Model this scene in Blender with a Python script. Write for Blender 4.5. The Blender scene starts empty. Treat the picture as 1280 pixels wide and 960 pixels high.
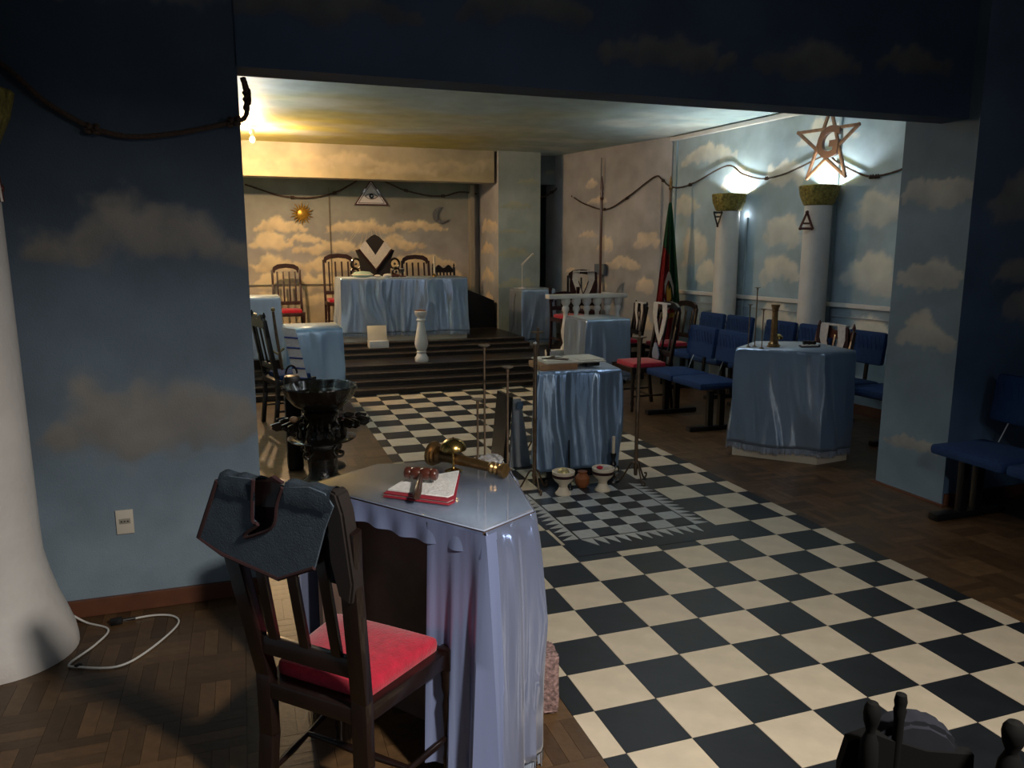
import bpy, bmesh, math, random
import numpy as np
from mathutils import Vector, Matrix, Euler
PI=math.pi
scene=bpy.context.scene
COL=scene.collection
# ------------------------------------------------------------------ camera
CAM=(-0.8625,-2.5618,1.6441); PITCH,YAW,ROLL=0.173698,0.332277,0.00098
FPX=968.59
cp,sp,cy_,sy_=math.cos(PITCH),math.sin(PITCH),math.cos(YAW),math.sin(YAW)
F=Vector((sy_*cp,cy_*cp,-sp)); Rv=Vector((cy_,-sy_,0)); Uv=Rv.cross(F)
R2=Rv*math.cos(ROLL)+Uv*math.sin(ROLL); U2=-Rv*math.sin(ROLL)+Uv*math.cos(ROLL)
cd=bpy.data.cameras.new('camera'); cam=bpy.data.objects.new('camera',cd); COL.objects.link(cam)
M=Matrix((R2,U2,-F)).transposed().to_4x4(); M.translation=Vector(CAM); cam.matrix_world=M
cd.sensor_width=36; cd.lens=36*FPX/1280; cd.clip_start=.05; scene.camera=cam
def project(P):
    d=Vector(P)-Vector(CAM); z=d.dot(F)
    return (640+FPX*d.dot(R2)/z, 480-FPX*d.dot(U2)/z, z)
# ------------------------------------------------------------------ world, exposure, lights
w=bpy.data.worlds.new('world'); scene.world=w; w.use_nodes=True
w.node_tree.nodes['Background'].inputs[0].default_value=(.30,.38,.5,1)
w.node_tree.nodes['Background'].inputs[1].default_value=.019
scene.view_settings.view_transform='Standard'; scene.view_settings.look='None'
scene.view_settings.exposure=0; scene.view_settings.gamma=1
def area(name,loc,target,size,energy,color,sizey=None,spread=None):
    l=bpy.data.lights.new(name,'AREA'); l.energy=energy; l.color=color; l.size=size
    if sizey: l.shape='RECTANGLE'; l.size_y=sizey
    if spread: l.spread=spread
    o=bpy.data.objects.new(name,l); COL.objects.link(o); o.location=loc
    o.rotation_euler=(Vector(target)-Vector(loc)).to_track_quat('-Z','Y').to_euler(); return o
def point(name,loc,energy,color,r=.03):
    l=bpy.data.lights.new(name,'POINT'); l.energy=energy; l.color=color; l.shadow_soft_size=r
    o=bpy.data.objects.new(name,l); COL.objects.link(o); o.location=loc; return o
# assumed lamp of the unseen room behind the camera; no fixture is built
area('assumed_lamp_behind',(.42,-2.70,2.60),(-.20,-2.1,0),.20,100,(1,.91,.80),spread=2.4)
# added fill light for the lodge room, kept out of view behind the beam
area('lodge_room_fill',(2.3,3.0,3.05),(2.2,3.6,0),.5,12,(.86,.93,1),.7)
area('added_fill_right',(2.1,-2.7,2.0),(-.4,-.3,.5),.5,9,(.80,.88,1),.6)  # added unseen fill for side highlights on the near satin; no window built
# ------------------------------------------------------------------ material helpers
AROT=0.25
def mat(name,col,rough=.6,metal=0,noise=.0,nscale=8,bump=0,bscale=60,spec=.5,stretch=None,sheen=0,emit=None,coat=0,trans=0,aniso=0,random_amt=0,alpha=1):
    m=bpy.data.materials.new(name); m.use_nodes=True; nt=m.node_tree; b=nt.nodes['Principled BSDF']
    b.inputs['Base Color'].default_value=(*col,1); b.inputs['Roughness'].default_value=rough; b.inputs['Metallic'].default_value=metal
    b.inputs['Specular IOR Level'].default_value=spec
    b.inputs['Coat Weight'].default_value=coat; b.inputs['Sheen Weight'].default_value=sheen
    b.inputs['Transmission Weight'].default_value=trans; b.inputs['Anisotropic'].default_value=aniso
    b.inputs['Alpha'].default_value=alpha
    if aniso:
        tg=nt.nodes.new('ShaderNodeTangent'); tg.direction_type='RADIAL'; tg.axis='Z'; nt.links.new(tg.outputs[0],b.inputs['Tangent']); b.inputs['Anisotropic Rotation'].default_value=AROT
    if emit: b.inputs['Emission Color'].default_value=(*emit[0],1); b.inputs['Emission Strength'].default_value=emit[1]
    tc=nt.nodes.new('ShaderNodeTexCoord'); mp=nt.nodes.new('ShaderNodeMapping'); nt.links.new(tc.outputs['Object'],mp.inputs[0])
    if stretch: mp.inputs['Scale'].default_value=stretch
    if noise or random_amt:
        n=nt.nodes.new('ShaderNodeTexNoise'); n.inputs['Scale'].default_value=nscale; n.inputs['Detail'].default_value=5
        nt.links.new(mp.outputs[0],n.inputs[0])
        mr=nt.nodes.new('ShaderNodeMapRange'); mr.inputs[1].default_value=.3; mr.inputs[2].default_value=.7
        mr.inputs[3].default_value=1-noise; mr.inputs[4].default_value=1+noise; nt.links.new(n.outputs[0],mr.inputs[0])
        mx=nt.nodes.new('ShaderNodeMix'); mx.data_type='RGBA'; mx.blend_type='MULTIPLY'; mx.inputs[0].default_value=1
        mx.inputs[6].default_value=(*col,1); src=mr.outputs[0]
        if random_amt:
            oi=nt.nodes.new('ShaderNodeObjectInfo'); ge=nt.nodes.new('ShaderNodeNewGeometry')
            ad=nt.nodes.new('ShaderNodeMath'); ad.operation='ADD'; nt.links.new(oi.outputs['Random'],ad.inputs[0]); nt.links.new(ge.outputs['Random Per Island'],ad.inputs[1])
            fr=nt.nodes.new('ShaderNodeMath'); fr.operation='FRACT'; nt.links.new(ad.outputs[0],fr.inputs[0])
            m2=nt.nodes.new('ShaderNodeMapRange'); m2.inputs[3].default_value=1-random_amt; m2.inputs[4].default_value=1+random_amt; nt.links.new(fr.outputs[0],m2.inputs[0])
            mu=nt.nodes.new('ShaderNodeMath'); mu.operation='MULTIPLY'; nt.links.new(src,mu.inputs[0]); nt.links.new(m2.outputs[0],mu.inputs[1]); src=mu.outputs[0]
        nt.links.new(src,mx.inputs[7]); nt.links.new(mx.outputs[2],b.inputs['Base Color'])
    if bump:
        n2=nt.nodes.new('ShaderNodeTexNoise'); n2.inputs['Scale'].default_value=bscale; n2.inputs['Detail'].default_value=4
        nt.links.new(mp.outputs[0],n2.inputs[0]); bu=nt.nodes.new('ShaderNodeBump'); bu.inputs['Strength'].default_value=bump; bu.inputs['Distance'].default_value=.01
        nt.links.new(n2.outputs[0],bu.inputs['Height']); nt.links.new(bu.outputs[0],b.inputs['Normal'])
    return m
def paint_mat(name):
    m=bpy.data.materials.new(name); m.use_nodes=True; nt=m.node_tree; b=nt.nodes['Principled BSDF']
    a=nt.nodes.new('ShaderNodeAttribute'); a.attribute_name='paint'
    ge=nt.nodes.new('ShaderNodeNewGeometry')
    n=nt.nodes.new('ShaderNodeTexNoise'); n.inputs['Scale'].default_value=4; n.inputs['Detail'].default_value=8; nt.links.new(ge.outputs['Position'],n.inputs[0])
    mr=nt.nodes.new('ShaderNodeMapRange'); mr.inputs[1].default_value=.3; mr.inputs[2].default_value=.7; mr.inputs[3].default_value=.86; mr.inputs[4].default_value=1.12; nt.links.new(n.outputs[0],mr.inputs[0])
    mx=nt.nodes.new('ShaderNodeMix'); mx.data_type='RGBA'; mx.blend_type='MULTIPLY'; mx.inputs[0].default_value=1
    nt.links.new(a.outputs['Color'],mx.inputs[6]); nt.links.new(mr.outputs[0],mx.inputs[7]); nt.links.new(mx.outputs[2],b.inputs['Base Color'])
    b.inputs['Roughness'].default_value=.62; b.inputs['Specular IOR Level'].default_value=.3
    n2=nt.nodes.new('ShaderNodeTexNoise'); n2.inputs['Scale'].default_value=140; n2.inputs['Detail'].default_value=3; nt.links.new(ge.outputs['Position'],n2.inputs[0])
    bu=nt.nodes.new('ShaderNodeBump'); bu.inputs['Strength'].default_value=.35; bu.inputs['Distance'].default_value=.004
    nt.links.new(n2.outputs[0],bu.inputs['Height']); nt.links.new(bu.outputs[0],b.inputs['Normal'])
    return m
PAINT=paint_mat('painted_sky_plaster')
SATIN=mat('light_blue_satin',(.36,.46,.62),.27,.6,.12,3,.8,14,.7,stretch=(1,1,.25),sheen=.3,aniso=.85)
SATIN_TOP=mat('pale_blue_satin_top',(.42,.50,.66),.4,.15,.08,5,.2,20,.5)
TOPM=mat('satin_table_top',(.36,.44,.54),.42,.15,.08,6,.12,30,.5)
LTOP=mat('lavender_table_top',(.26,.31,.44),.5,.15,.08,6,.10,30,.5)
LILAC2=mat('lavender_satin_shade_side',(.20,.25,.44),.30,.15,.10,4,.4,9,.8,stretch=(1,1,.14),aniso=.85)
LILAC=mat('lavender_blue_satin',(.30,.36,.57),.20,.68,.10,4,.5,9,1.0,stretch=(1,1,.14),sheen=.2,aniso=.85)
FRINGE=mat('silver_fringe',(.30,.36,.46),.5,.2)
WOODD=mat('dark_brown_wood',(.010,.005,.004),.32,0,.35,12,.1,40,.35,coat=.2,stretch=(1,1,.15))
WOODB=mat('red_brown_wood',(.075,.020,.012),.3,0,.3,14,coat=.3,stretch=(1,.3,1))
WOODM=mat('mid_dark_wood',(.035,.012,.009),.4,0,.3,14)
WOODT=mat('tan_wood',(.32,.18,.09),.5,0,.2,14)
BODY=mat('brown_table_panel',(.13,.085,.07),.5,0,.2,10)
RED=mat('red_velvet',(.40,.006,.03),.85,0,.18,40,.3,160,.3,sheen=.3)
BLUEF=mat('navy_blue_upholstery',(.016,.042,.125),.9,0,.15,60,.4,220,.2)
BLACK=mat('black_metal',(.008,.008,.009),.35,.3)
BLKGL=mat('glossy_black_ceramic',(.012,.009,.006),.18,.2,.2,20,.5,40,.7,coat=.5)
BRASS=mat('brass',(.55,.37,.12),.24,1,.15,10)
BRONZE=mat('aged_bronze',(.26,.16,.07),.34,.9,.25,30)
IRON=mat('dull_iron_rod',(.17,.12,.08),.4,.8,.2,40)
WHITEP=mat('white_plaster',(.62,.60,.58),.6,0,.06,6,.3,30)
CREAMP=mat('cream_paint',(.62,.54,.42),.6,0,.06,6)
GOLDLEAF=mat('gold_green_rough_plaster',(.24,.20,.05),.45,.35,.5,40,1.0,50)
ROPE=mat('brown_rope',(.07,.042,.028),.85,0,.3,90,.8,200)
TILEW=mat('cream_vinyl_tile',(.56,.48,.36),.42,0,.10,9,.05,30,.4,random_amt=.05)
TILEB=mat('black_vinyl_tile',(.012,.014,.017),.40,0,.2,9,.05,30,.4,random_amt=.15)
GROUT=mat('dark_joint',(.03,.025,.02),.8)
PARQ=mat('parquet_wood',(.085,.048,.022),.38,0,.22,22,.1,60,.4,random_amt=.35)
GRAN=mat('dark_granite_step',(.022,.017,.013),.3,0,.35,30)
NOSE=mat('worn_step_nosing',(.11,.075,.05),.4,0,.2,20)
BASEB=mat('red_brown_baseboard',(.12,.045,.025),.4,0,.2,10)
BLK2=mat('deep_black_paint',(.0025,.0025,.0025),.8,spec=.08)
DGREY=mat('dark_grey_cloth',(.009,.010,.014),.95,0,.1,50,spec=.1)
GREY=mat('grey_cloth',(.30,.31,.34),.9,0,.1,50)
WHITEF=mat('white_sash_fabric',(.55,.52,.50),.8,0,.12,40,.4,160)
MAROON=mat('maroon_fabric',(.022,.004,.006),.9,0,.1,50)
MATB=mat('matte_black_carving',(.012,.008,.007),.6)
SLATE=mat('slate_blue_fabric',(.050,.075,.105),.85,0,.15,30,.3,220)
PINK=mat('pink_granite',(.22,.14,.13),.75,0,.6,70,1,60)
PAPER=mat('cream_paper',(.55,.52,.44),.8,0,.08,20)
GLASS=mat('table_glass',(.75,.88,.92),.04,0,spec=.6,trans=1,alpha=.35)
GOLD=mat('gold_paint',(.55,.32,.05),.35,.7,.2,20)
PLAST=mat('cream_plastic',(.60,.56,.48),.4)
PLASTW=mat('white_cable_plastic',(.6,.6,.58),.4)
GREEN=mat('green_flag_cloth',(.012,.10,.04),.85,0,.12,20)
FRED=mat('red_flag_cloth',(.30,.015,.02),.85,0,.12,20)
YEL=mat('yellow_flag_cloth',(.50,.30,.04),.8)
SILVER=mat('silver_metal',(.6,.6,.6),.3,1)
SEAFOAM=mat('pale_green_fabric',(.30,.42,.34),.8,0,.1,30)
WATER=mat('still_water',(.04,.035,.015),.03,0,trans=.4)
MWHITE=mat('mosaic_white',(.38,.39,.38),.45,0,.1,30,random_amt=.06)
# ------------------------------------------------------------------ mesh helpers
def new(): return bmesh.new()
def rotm(rz): return Matrix.Rotation(rz,4,'Z')
def box(bm,c,s,rz=0,bev=0,rx=0,ry=0):
    g=bmesh.ops.create_cube(bm,size=1); vs=g['verts']
    m=Matrix.Translation(c)@Euler((rx,ry,rz)).to_matrix().to_4x4()@Matrix.Diagonal((*s,1))
    bmesh.ops.transform(bm,matrix=m,verts=vs)
    if bev>0:
        es=list({e for v in vs for e in v.link_edges})
        bmesh.ops.bevel(bm,geom=es,offset=bev,segments=2,affect='EDGES',profile=.6)
    return bm
def lathe(bm,prof,c=(0,0,0),n=24,mtx=None,rfun=None):
    rings=[]
    m=Matrix.Translation(c)@(mtx or Matrix.Identity(4))
    for r,z in prof:
        ring=[]
        for k in range(n):
            a=2*PI*k/n; rr=max(r,1e-4)*(rfun(a,z) if rfun else 1)
            ring.append(bm.verts.new(m@Vector((rr*math.cos(a),rr*math.sin(a),z))))
        rings.append(ring)
    for a,b in zip(rings,rings[1:]):
        for k in range(n): bm.faces.new((a[k],a[(k+1)%n],b[(k+1)%n],b[k]))
    if prof[0][0]>1e-3: bm.faces.new(rings[0][::-1])
    if prof[-1][0]>1e-3: bm.faces.new(rings[-1])
    return bm
def tube(bm,pts,r,n=8,closed=False):
    P=[Vector(p) for p in pts]; rs=r if isinstance(r,(list,tuple)) else [r]*len(P)
    rings=[]; up=Vector((0,0,1)); N=len(P)
    t0=(P[1]-P[0]).normalized(); nx=t0.cross(up)
    if nx.length<.1: nx=t0.cross(Vector((1,0,0)))
    nx.normalize()
    for i,p in enumerate(P):
        a=P[i-1] if i>0 else (P[-1] if closed else p); b=P[i+1] if i<N-1 else (P[0] if closed else p)
        t=(b-a).normalized(); nx=(nx-t*nx.dot(t)).normalized(); ny=t.cross(nx)
        rings.append([bm.verts.new(p+(nx*math.cos(2*PI*k/n)+ny*math.sin(2*PI*k/n))*rs[i]) for k in range(n)])
    pr=list(zip(rings,rings[1:]))+([(rings[-1],rings[0])] if closed else [])
    for a,b in pr:
        for k in range(n): bm.faces.new((a[k],a[(k+1)%n],b[(k+1)%n],b[k]))
    if not closed: bm.faces.new(rings[0][::-1]); bm.faces.new(rings[-1])
    return bm
def smooth_path(pts,k=6):
    P=[Vector(p) for p in pts]; out=[]
    for i in range(len(P)-1):
        p0=P[max(i-1,0)];p1=P[i];p2=P[i+1];p3=P[min(i+2,len(P)-1)]
        for j in range(k):
            t=j/k
            out.append(.5*((2*p1)+(p2-p0)*t+(2*p0-5*p1+4*p2-p3)*t*t+(3*p1-p0-3*p2+p3)*t**3))
    out.append(P[-1]); return out
def prism(bm,poly,th,mtx=None):
    """polygon in local xz plane, thickness th along +y"""
    m=mtx or Matrix.Identity(4)
    A=[bm.verts.new(m@Vector((x,0,z))) for x,z in poly]; B=[bm.verts.new(m@Vector((x,th,z))) for x,z in poly]
    n=len(poly)
    fa=bm.faces.new(A); fb=bm.faces.new(B[::-1])
    for k in range(n): bm.faces.new((A[k],B[k],B[(k+1)%n],A[(k+1)%n]))
    return bm
def ico(bm,c,r,sub=2,scale=(1,1,1)):
    m=Matrix.Translation(c)@Matrix.Diagonal((*scale,1)); bmesh.ops.create_icosphere(bm,subdivisions=sub,radius=r,matrix=m); return bm
def obj(name,bm,m,parent=None,smooth=True,loc=None,rot=None,kind=None):
    me=bpy.data.meshes.new(name)
    bmesh.ops.recalc_face_normals(bm,faces=bm.faces[:])
    bm.to_mesh(me); bm.free(); me.materials.append(m)
    o=bpy.data.objects.new(name,me); COL.objects.link(o)
    if parent: o.parent=parent
    if loc: o.location=loc
    if rot: o.rotation_euler=rot
    if smooth: me.shade_smooth(); me.set_sharp_from_angle(angle=math.radians(38))
    if kind: o['kind']=kind
    return o
def thing(name,label,cat,loc=(0,0,0),rz=0,group=None):
    o=bpy.data.objects.new(name,None); o.empty_display_size=.05; COL.objects.link(o); o.location=loc; o.rotation_euler=(0,0,rz)
    o['label']=label; o['category']=cat
    if group: o['group']=group
    return o
def tag(o,label,cat,group=None):
    o['label']=label; o['category']=cat
    if group: o['group']=group
    return o
def dup(root,loc,rz,label,group=None):
    r=root.copy(); COL.objects.link(r); r.location=loc; r.rotation_euler=(0,0,rz); r['label']=label
    if group: r['group']=group
    for ch in list(root.children):
        c=ch.copy(); COL.objects.link(c); c.parent=r
        for g in list(ch.children):
            d=g.copy(); COL.objects.link(d); d.parent=c
    return r
# ------------------------------------------------------------------ painted surfaces
def vnoise(x,y,seed):
    rng=np.random.RandomState(seed); L=rng.rand(64,64)
    xi=np.floor(x).astype(int); yi=np.floor(y).astype(int); fx=x-xi; fy=y-yi
    fx=fx*fx*(3-2*fx); fy=fy*fy*(3-2*fy); g=lambda a,b:L[a%64,b%64]
    return (g(xi,yi)*(1-fx)+g(xi+1,yi)*fx)*(1-fy)+(g(xi,yi+1)*(1-fx)+g(xi+1,yi+1)*fx)*fy-.5
def paint(u,v,clouds,skyf,top=(.60,.55,.47),bot=(.30,.31,.33),soft=.35):
    """clouds: list of (centre u, centre v, width, height, seed)"""
    col=np.array([skyf(a) for a in np.linspace(0,3.2,65)]); idx=np.clip(v/3.2*64,0,63.99); i0=idx.astype(int); f=(idx-i0)[:,None]
    C=col[i0]*(1-f)+col[i0+1]*f
    haze=(vnoise(u*1.3,v*2.2,5)+.5*vnoise(u*3,v*5,6))[:,None]; C=C*(1+.35*haze)
    for cu,cv,w_,h_,sd in clouds:
        rng=random.Random(sd); asp=w_/h_; n=max(5,int(asp*2.6)); pk=rng.uniform(-.22,.22)
        sc=3.2/h_; dx=.16*h_*vnoise(u*sc,v*sc,sd)+.07*h_*vnoise(u*sc*2.7+9,v*sc*2.7,sd+1)+.03*h_*vnoise(u*sc*7,v*sc*7+5,sd+4)
        dz=.16*h_*vnoise(u*sc+31,v*sc+7,sd+3)+.07*h_*vnoise(u*sc*2.7,v*sc*2.7+4,sd+5)+.03*h_*vnoise(u*sc*7+8,v*sc*7,sd+6)
        nu=u+dx*1.6; nv=v+dz*1.6; m=np.zeros_like(u)
        for k in range(n):
            t=(k+.5)/n*2-1; env=max(0,1-abs(t-pk*(1-abs(t)))**2.0)
            r=h_*(.12+.27*env)*rng.uniform(.85,1.2); px=cu+t*(w_/2-r*.6); pz=cv-h_*.27+r*.35+rng.uniform(0,.30)*h_*env
            d=np.sqrt(((nu-px)/(r*1.25))**2+((nv-pz)/r)**2)
            m=np.maximum(m,np.clip((1.12-d)/soft,0,1))
        m=m*m*(3-2*m)
        m=m*np.clip((nv-(cv-h_*.46))/(.12*h_),0,1)
        t=np.clip((nv-(cv-.42*h_))/(.75*h_),0,1)+.5*vnoise(u*9/h_*.3,v*9/h_*.3,sd+2)
        t=np.clip(t,0,1)[:,None]; cc=np.array(bot)*(1-t)+np.array(top)*t
        rim=np.clip(1-np.abs(nv-(cv-h_*.40))/(.08*h_),0,1)[:,None]*.25; cc=cc*(1-rim)+np.array(top)*rim
        m=(m*.85)[:,None]; C=C*(1-m)+cc*m
    return np.clip(C,0,1)
def painted_box(name,x0,x1,y0,y1,z0,z1,pf,res=.05,loc=(0,0,0),rz=0,kind='structure',parent=None,fine=None):
    """box whose six faces are grids carrying the paint; pf(face,u,v)->rgb array. face: '-y','+y','-x','+x','-z','+z'"""
    V=[];Fc=[];CL=[]
    def grid(face,o,du,dv,lu,lv,r,uf):
        nu=max(1,int(lu/r)); nv=max(1,int(lv/r)); base=sum(len(a) for a in V)
        a=np.linspace(0,1,nu+1); b=np.linspace(0,1,nv+1); A,B=np.meshgrid(a,b,indexing='ij'); A=A.ravel();B=B.ravel()
        P=np.array(o)+A[:,None]*np.array(du)*lu+B[:,None]*np.array(dv)*lv; V.append(P)
        uu,vv=uf(P); CL.append(pf(face,uu,vv))
        i=np.arange(nu)[:,None]*(nv+1)+np.arange(nv)[None,:]; i=i.ravel()+base
        Fc.append(np.stack([i,i+nv+1,i+nv+2,i+1],1))
    lx,ly,lz=x1-x0,y1-y0,z1-z0
    rr=lambda f:(fine or {}).get(f,res)
    grid('-y',(x0,y0,z0),(1,0,0),(0,0,1),lx,lz,rr('-y'),lambda P:(P[:,0],P[:,2]))
    grid('+y',(x1,y1,z0),(-1,0,0),(0,0,1),lx,lz,rr('+y'),lambda P:(P[:,0]+20,P[:,2]))
    grid('-x',(x0,y1,z0),(0,-1,0),(0,0,1),ly,lz,rr('-x'),lambda P:(P[:,1],P[:,2]))
    grid('+x',(x1,y0,z0),(0,1,0),(0,0,1),ly,lz,rr('+x'),lambda P:(P[:,1]+20,P[:,2]))
    grid('-z',(x0,y1,z0),(1,0,0),(0,-1,0),lx,ly,rr('-z'),lambda P:(P[:,0],P[:,1]))
    grid('+z',(x0,y0,z1),(1,0,0),(0,1,0),lx,ly,max(rr('+z'),.3),lambda P:(P[:,0],P[:,1]))
    V=np.concatenate(V);Fc=np.concatenate(Fc);CL=np.concatenate(CL)
    me=bpy.data.meshes.new(name); me.from_pydata(V.tolist(),[],Fc.tolist()); me.update()
    at=me.color_attributes.new('paint','FLOAT_COLOR','POINT'); buf=np.ones((len(V),4),dtype=np.float32); buf[:,:3]=CL; at.data.foreach_set('color',buf.ravel())
    me.materials.append(PAINT); o=bpy.data.objects.new(name,me); COL.objects.link(o); o.location=loc; o.rotation_euler=(0,0,rz)
    if parent: o.parent=parent
    elif kind: o['kind']=kind
    return o
def lerp(a,b,t): t=max(0,min(1,t)); return tuple(p*(1-t)+q*t for p,q in zip(a,b))
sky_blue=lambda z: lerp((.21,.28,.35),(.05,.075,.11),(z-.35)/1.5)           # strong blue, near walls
sky_pillar=lambda z: lerp((.16,.23,.30),(.09,.13,.17),z/2.5)
sky_right=lambda z: lerp((.27,.37,.45),(.40,.50,.56),z/3)
sky_grey=lambda z: lerp((.36,.37,.40),(.42,.41,.43),z/3)
sky_east=lambda z: (lerp((.52,.42,.28),(.36,.35,.36),(z-.4)/1.2) if z<1.6 else lerp((.36,.35,.36),(.24,.26,.22),(z-1.6)/1.0))
# ------------------------------------------------------------------ setting: walls
CZ=3.1
LC=[(-1.22,.60,1.02,.40,3),(-1.72,.53,.25,.2,71),(-1.33,1.56,.92,.40,8),(-1.0,1.8,.35,.14,9),(-1.55,1.85,.3,.12,10),(-1.1,2.75,1.2,.3,11)]
LC=[(-1.28,.90,1.02,.50,3),(-1.28,1.70,.98,.38,8),(-1.1,2.75,1.2,.3,11)]
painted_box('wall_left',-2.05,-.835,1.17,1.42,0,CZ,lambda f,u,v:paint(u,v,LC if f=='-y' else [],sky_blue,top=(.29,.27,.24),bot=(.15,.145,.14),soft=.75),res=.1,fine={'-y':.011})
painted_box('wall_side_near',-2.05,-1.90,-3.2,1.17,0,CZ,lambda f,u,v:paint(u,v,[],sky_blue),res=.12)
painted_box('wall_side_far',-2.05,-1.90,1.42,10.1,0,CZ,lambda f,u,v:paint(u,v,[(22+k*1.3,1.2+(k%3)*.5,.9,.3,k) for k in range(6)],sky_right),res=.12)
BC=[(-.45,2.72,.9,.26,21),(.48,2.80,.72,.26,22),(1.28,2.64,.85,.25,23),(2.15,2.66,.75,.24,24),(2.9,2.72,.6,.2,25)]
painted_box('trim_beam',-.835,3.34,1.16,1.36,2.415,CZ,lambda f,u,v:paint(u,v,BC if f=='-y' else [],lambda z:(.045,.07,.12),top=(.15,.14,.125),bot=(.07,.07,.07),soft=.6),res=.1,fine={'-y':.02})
PC=[(1.36,2.02,.62,.26,31),(1.36,1.48,.56,.25,32),(1.34,1.08,.48,.25,33),(1.36,.35,.5,.12,34)]
PC2=[(3.85,1.95,.8,.4,35),(4.05,1.28,.8,.30,36),(3.8,1.5,.5,.2,37)]
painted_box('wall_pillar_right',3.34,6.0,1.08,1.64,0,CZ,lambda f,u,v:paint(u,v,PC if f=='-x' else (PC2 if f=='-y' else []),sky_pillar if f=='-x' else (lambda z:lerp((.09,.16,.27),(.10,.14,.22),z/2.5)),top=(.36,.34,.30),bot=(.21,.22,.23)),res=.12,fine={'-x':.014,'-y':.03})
# right wall, five degrees off the tile lines
WA=math.atan(.087); wdir=Vector((-math.sin(WA),math.cos(WA),0)); W0=Vector((4.95,3.3,0))
def wallpt(Y,off=0,z=0):
    t=(Y-3.3)/math.cos(WA); p=W0+wdir*t; return Vector((p.x-off*math.cos(WA),p.y-off*math.sin(WA),z))
WC=[]
for k,(y,z,w_,h_) in enumerate([(5.95,1.35,.42,.30),(6.3,1.62,.35,.42),(4.75,1.38,.50,.30),(4.72,1.82,.46,.33),(4.75,2.45,.5,.3),(3.55,1.38,.6,.34),(3.5,2.0,.62,.33),(5.55,2.42,.5,.26),(6.5,2.2,.5,.26),(3.5,.78,.55,.30),(4.75,.86,.5,.28),(6.1,2.8,.9,.2),(4.2,2.8,.7,.2),(2.5,1.5,.6,.3)]):
    WC.append(((y-3.3)/math.cos(WA),z,w_*1.25,h_*1.3,50+k))
painted_box('wall_right',0,.2,-1.75,3.55,0,CZ,lambda f,u,v:paint(u,v,WC if f=='-x' else [],sky_right,top=(.80,.75,.64),bot=(.52,.54,.52)),res=.15,loc=W0,rz=WA,fine={'-x':.025})
OA=math.atan2(.57,2.36)
OC=[(.45,1.12,.42,.25,80),(.45,1.75,.55,.28,81),(1.35,1.68,.34,.26,82),(.95,1.43,.85,.22,83),(.5,.6,.5,.3,84),(1.55,2.35,.5,.12,85),(1.75,1.85,.5,.12,86),(1.55,1.08,.6,.24,87),(1.7,2.6,.3,.16,88),(2.2,1.3,.3,.1,89)]
painted_box('wall_oblique',0,.2,0,2.9,0,CZ,lambda f,u,v:paint(u,v,OC if f=='-x' else [],sky_grey,top=(.80,.68,.52),bot=(.56,.50,.44)),res=.15,loc=(4.62,6.82,0),rz=OA,fine={'-x':.025})
EC=[(-.28,1.97,.75,.20,90),(.10,1.78,.55,.13,91),(-.42,1.72,.62,.24,92),(.42,1.66,.95,.22,93),(-.45,1.40,.5,.22,94),(.38,1.40,1.35,.24,95),(.95,1.98,1.0,.20,96),(1.9,2.0,.9,.16,97),(1.45,1.72,1.0,.20,98),(1.95,1.44,1.0,.22,99),(-.35,1.12,.6,.26,100),(.35,1.12,.9,.26,101),(1.2,1.45,.6,.3,102),(2.3,1.15,.7,.25,103),(-.5,.85,.6,.2,104),(.3,.85,.6,.2,105)]
EC=[(a_,b_,c_*1.15,d_*1.35,e_) for a_,b_,c_,d_,e_ in EC]
painted_box('wall_back',-1.9,2.92,10.1,10.3,0,CZ,lambda f,u,v:paint(u,v,EC if f=='-y' else [],sky_east,top=(.90,.76,.50),bot=(.62,.50,.34),soft=.55),res=.15,fine={'-y':.02})
# painted rays under the eye triangle are thin strips of plaster relief
bm=new()
for k in range(9):
    a=-.62+k*.155; x=1.13+math.sin(a)*.38; z=2.22-math.cos(a)*.30
    x2=1.13+math.sin(a)*(.66+.1*(k%2)); z2=2.22-math.cos(a)*(.52+.1*((k+1)%2))
    tube(bm,[(x,10.097,z),(x2,10.097,z2)],.0035,5)
    x=1.13+math.sin(a)*.2
obj('ray_relief',bm,mat('pale_ray_paint',(.62,.56,.42),.7),bpy.data.objects['wall_back'],kind='stuff')
YB=[(k*.75-.8,2.78+.06*(k%3),1.1,.26,110+k) for k in range(6)]
painted_box('trim_back_beam',-1.9,2.87,9.1,9.4,2.63,CZ,lambda f,u,v:paint(u,v,YB if f=='-y' else [],lambda z:lerp((.50,.42,.26),(.46,.42,.32),(z-2.6)/.5),top=(.62,.54,.36),bot=(.46,.40,.30),soft=.8),res=.1,fine={'-y':.025})
CC=[(9.5,2.0,.9,.3,120),(9.6,1.62,.8,.22,121),(9.6,1.2,.7,.26,122),(9.6,.8,.8,.28,123)]
CC2=[(3.2,2.3,.55,.14,124),(3.4,2.66,.4,.12,125),(3.15,1.9,.5,.08,126),(3.2,1.57,.7,.18,127),(3.2,1.1,.7,.2,128)]
painted_box('wall_column_block',2.92,3.61,9.05,10.3,0,CZ,lambda f,u,v:paint(u,v,CC if f=='-x' else CC2,sky_grey if f=='-x' else (lambda z:lerp((.20,.25,.27),(.25,.28,.27),z/3)),top=(.80,.64,.42),bot=(.52,.47,.40)) if f!='-y' else paint(u,v,CC2,lambda z:lerp((.32,.42,.46),(.40,.46,.44),z/3),top=(.52,.52,.36),bot=(.40,.45,.38)),res=.12,fine={'-x':.02,'-y':.02})
painted_box('trim_lintel',3.61,4.6,9.4,9.55,2.65,CZ,lambda f,u,v:paint(u,v,[(3.95,2.85,.3,.12,130)],lambda z:(.17,.22,.25),top=(.34,.35,.2)),res=.06)
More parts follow.
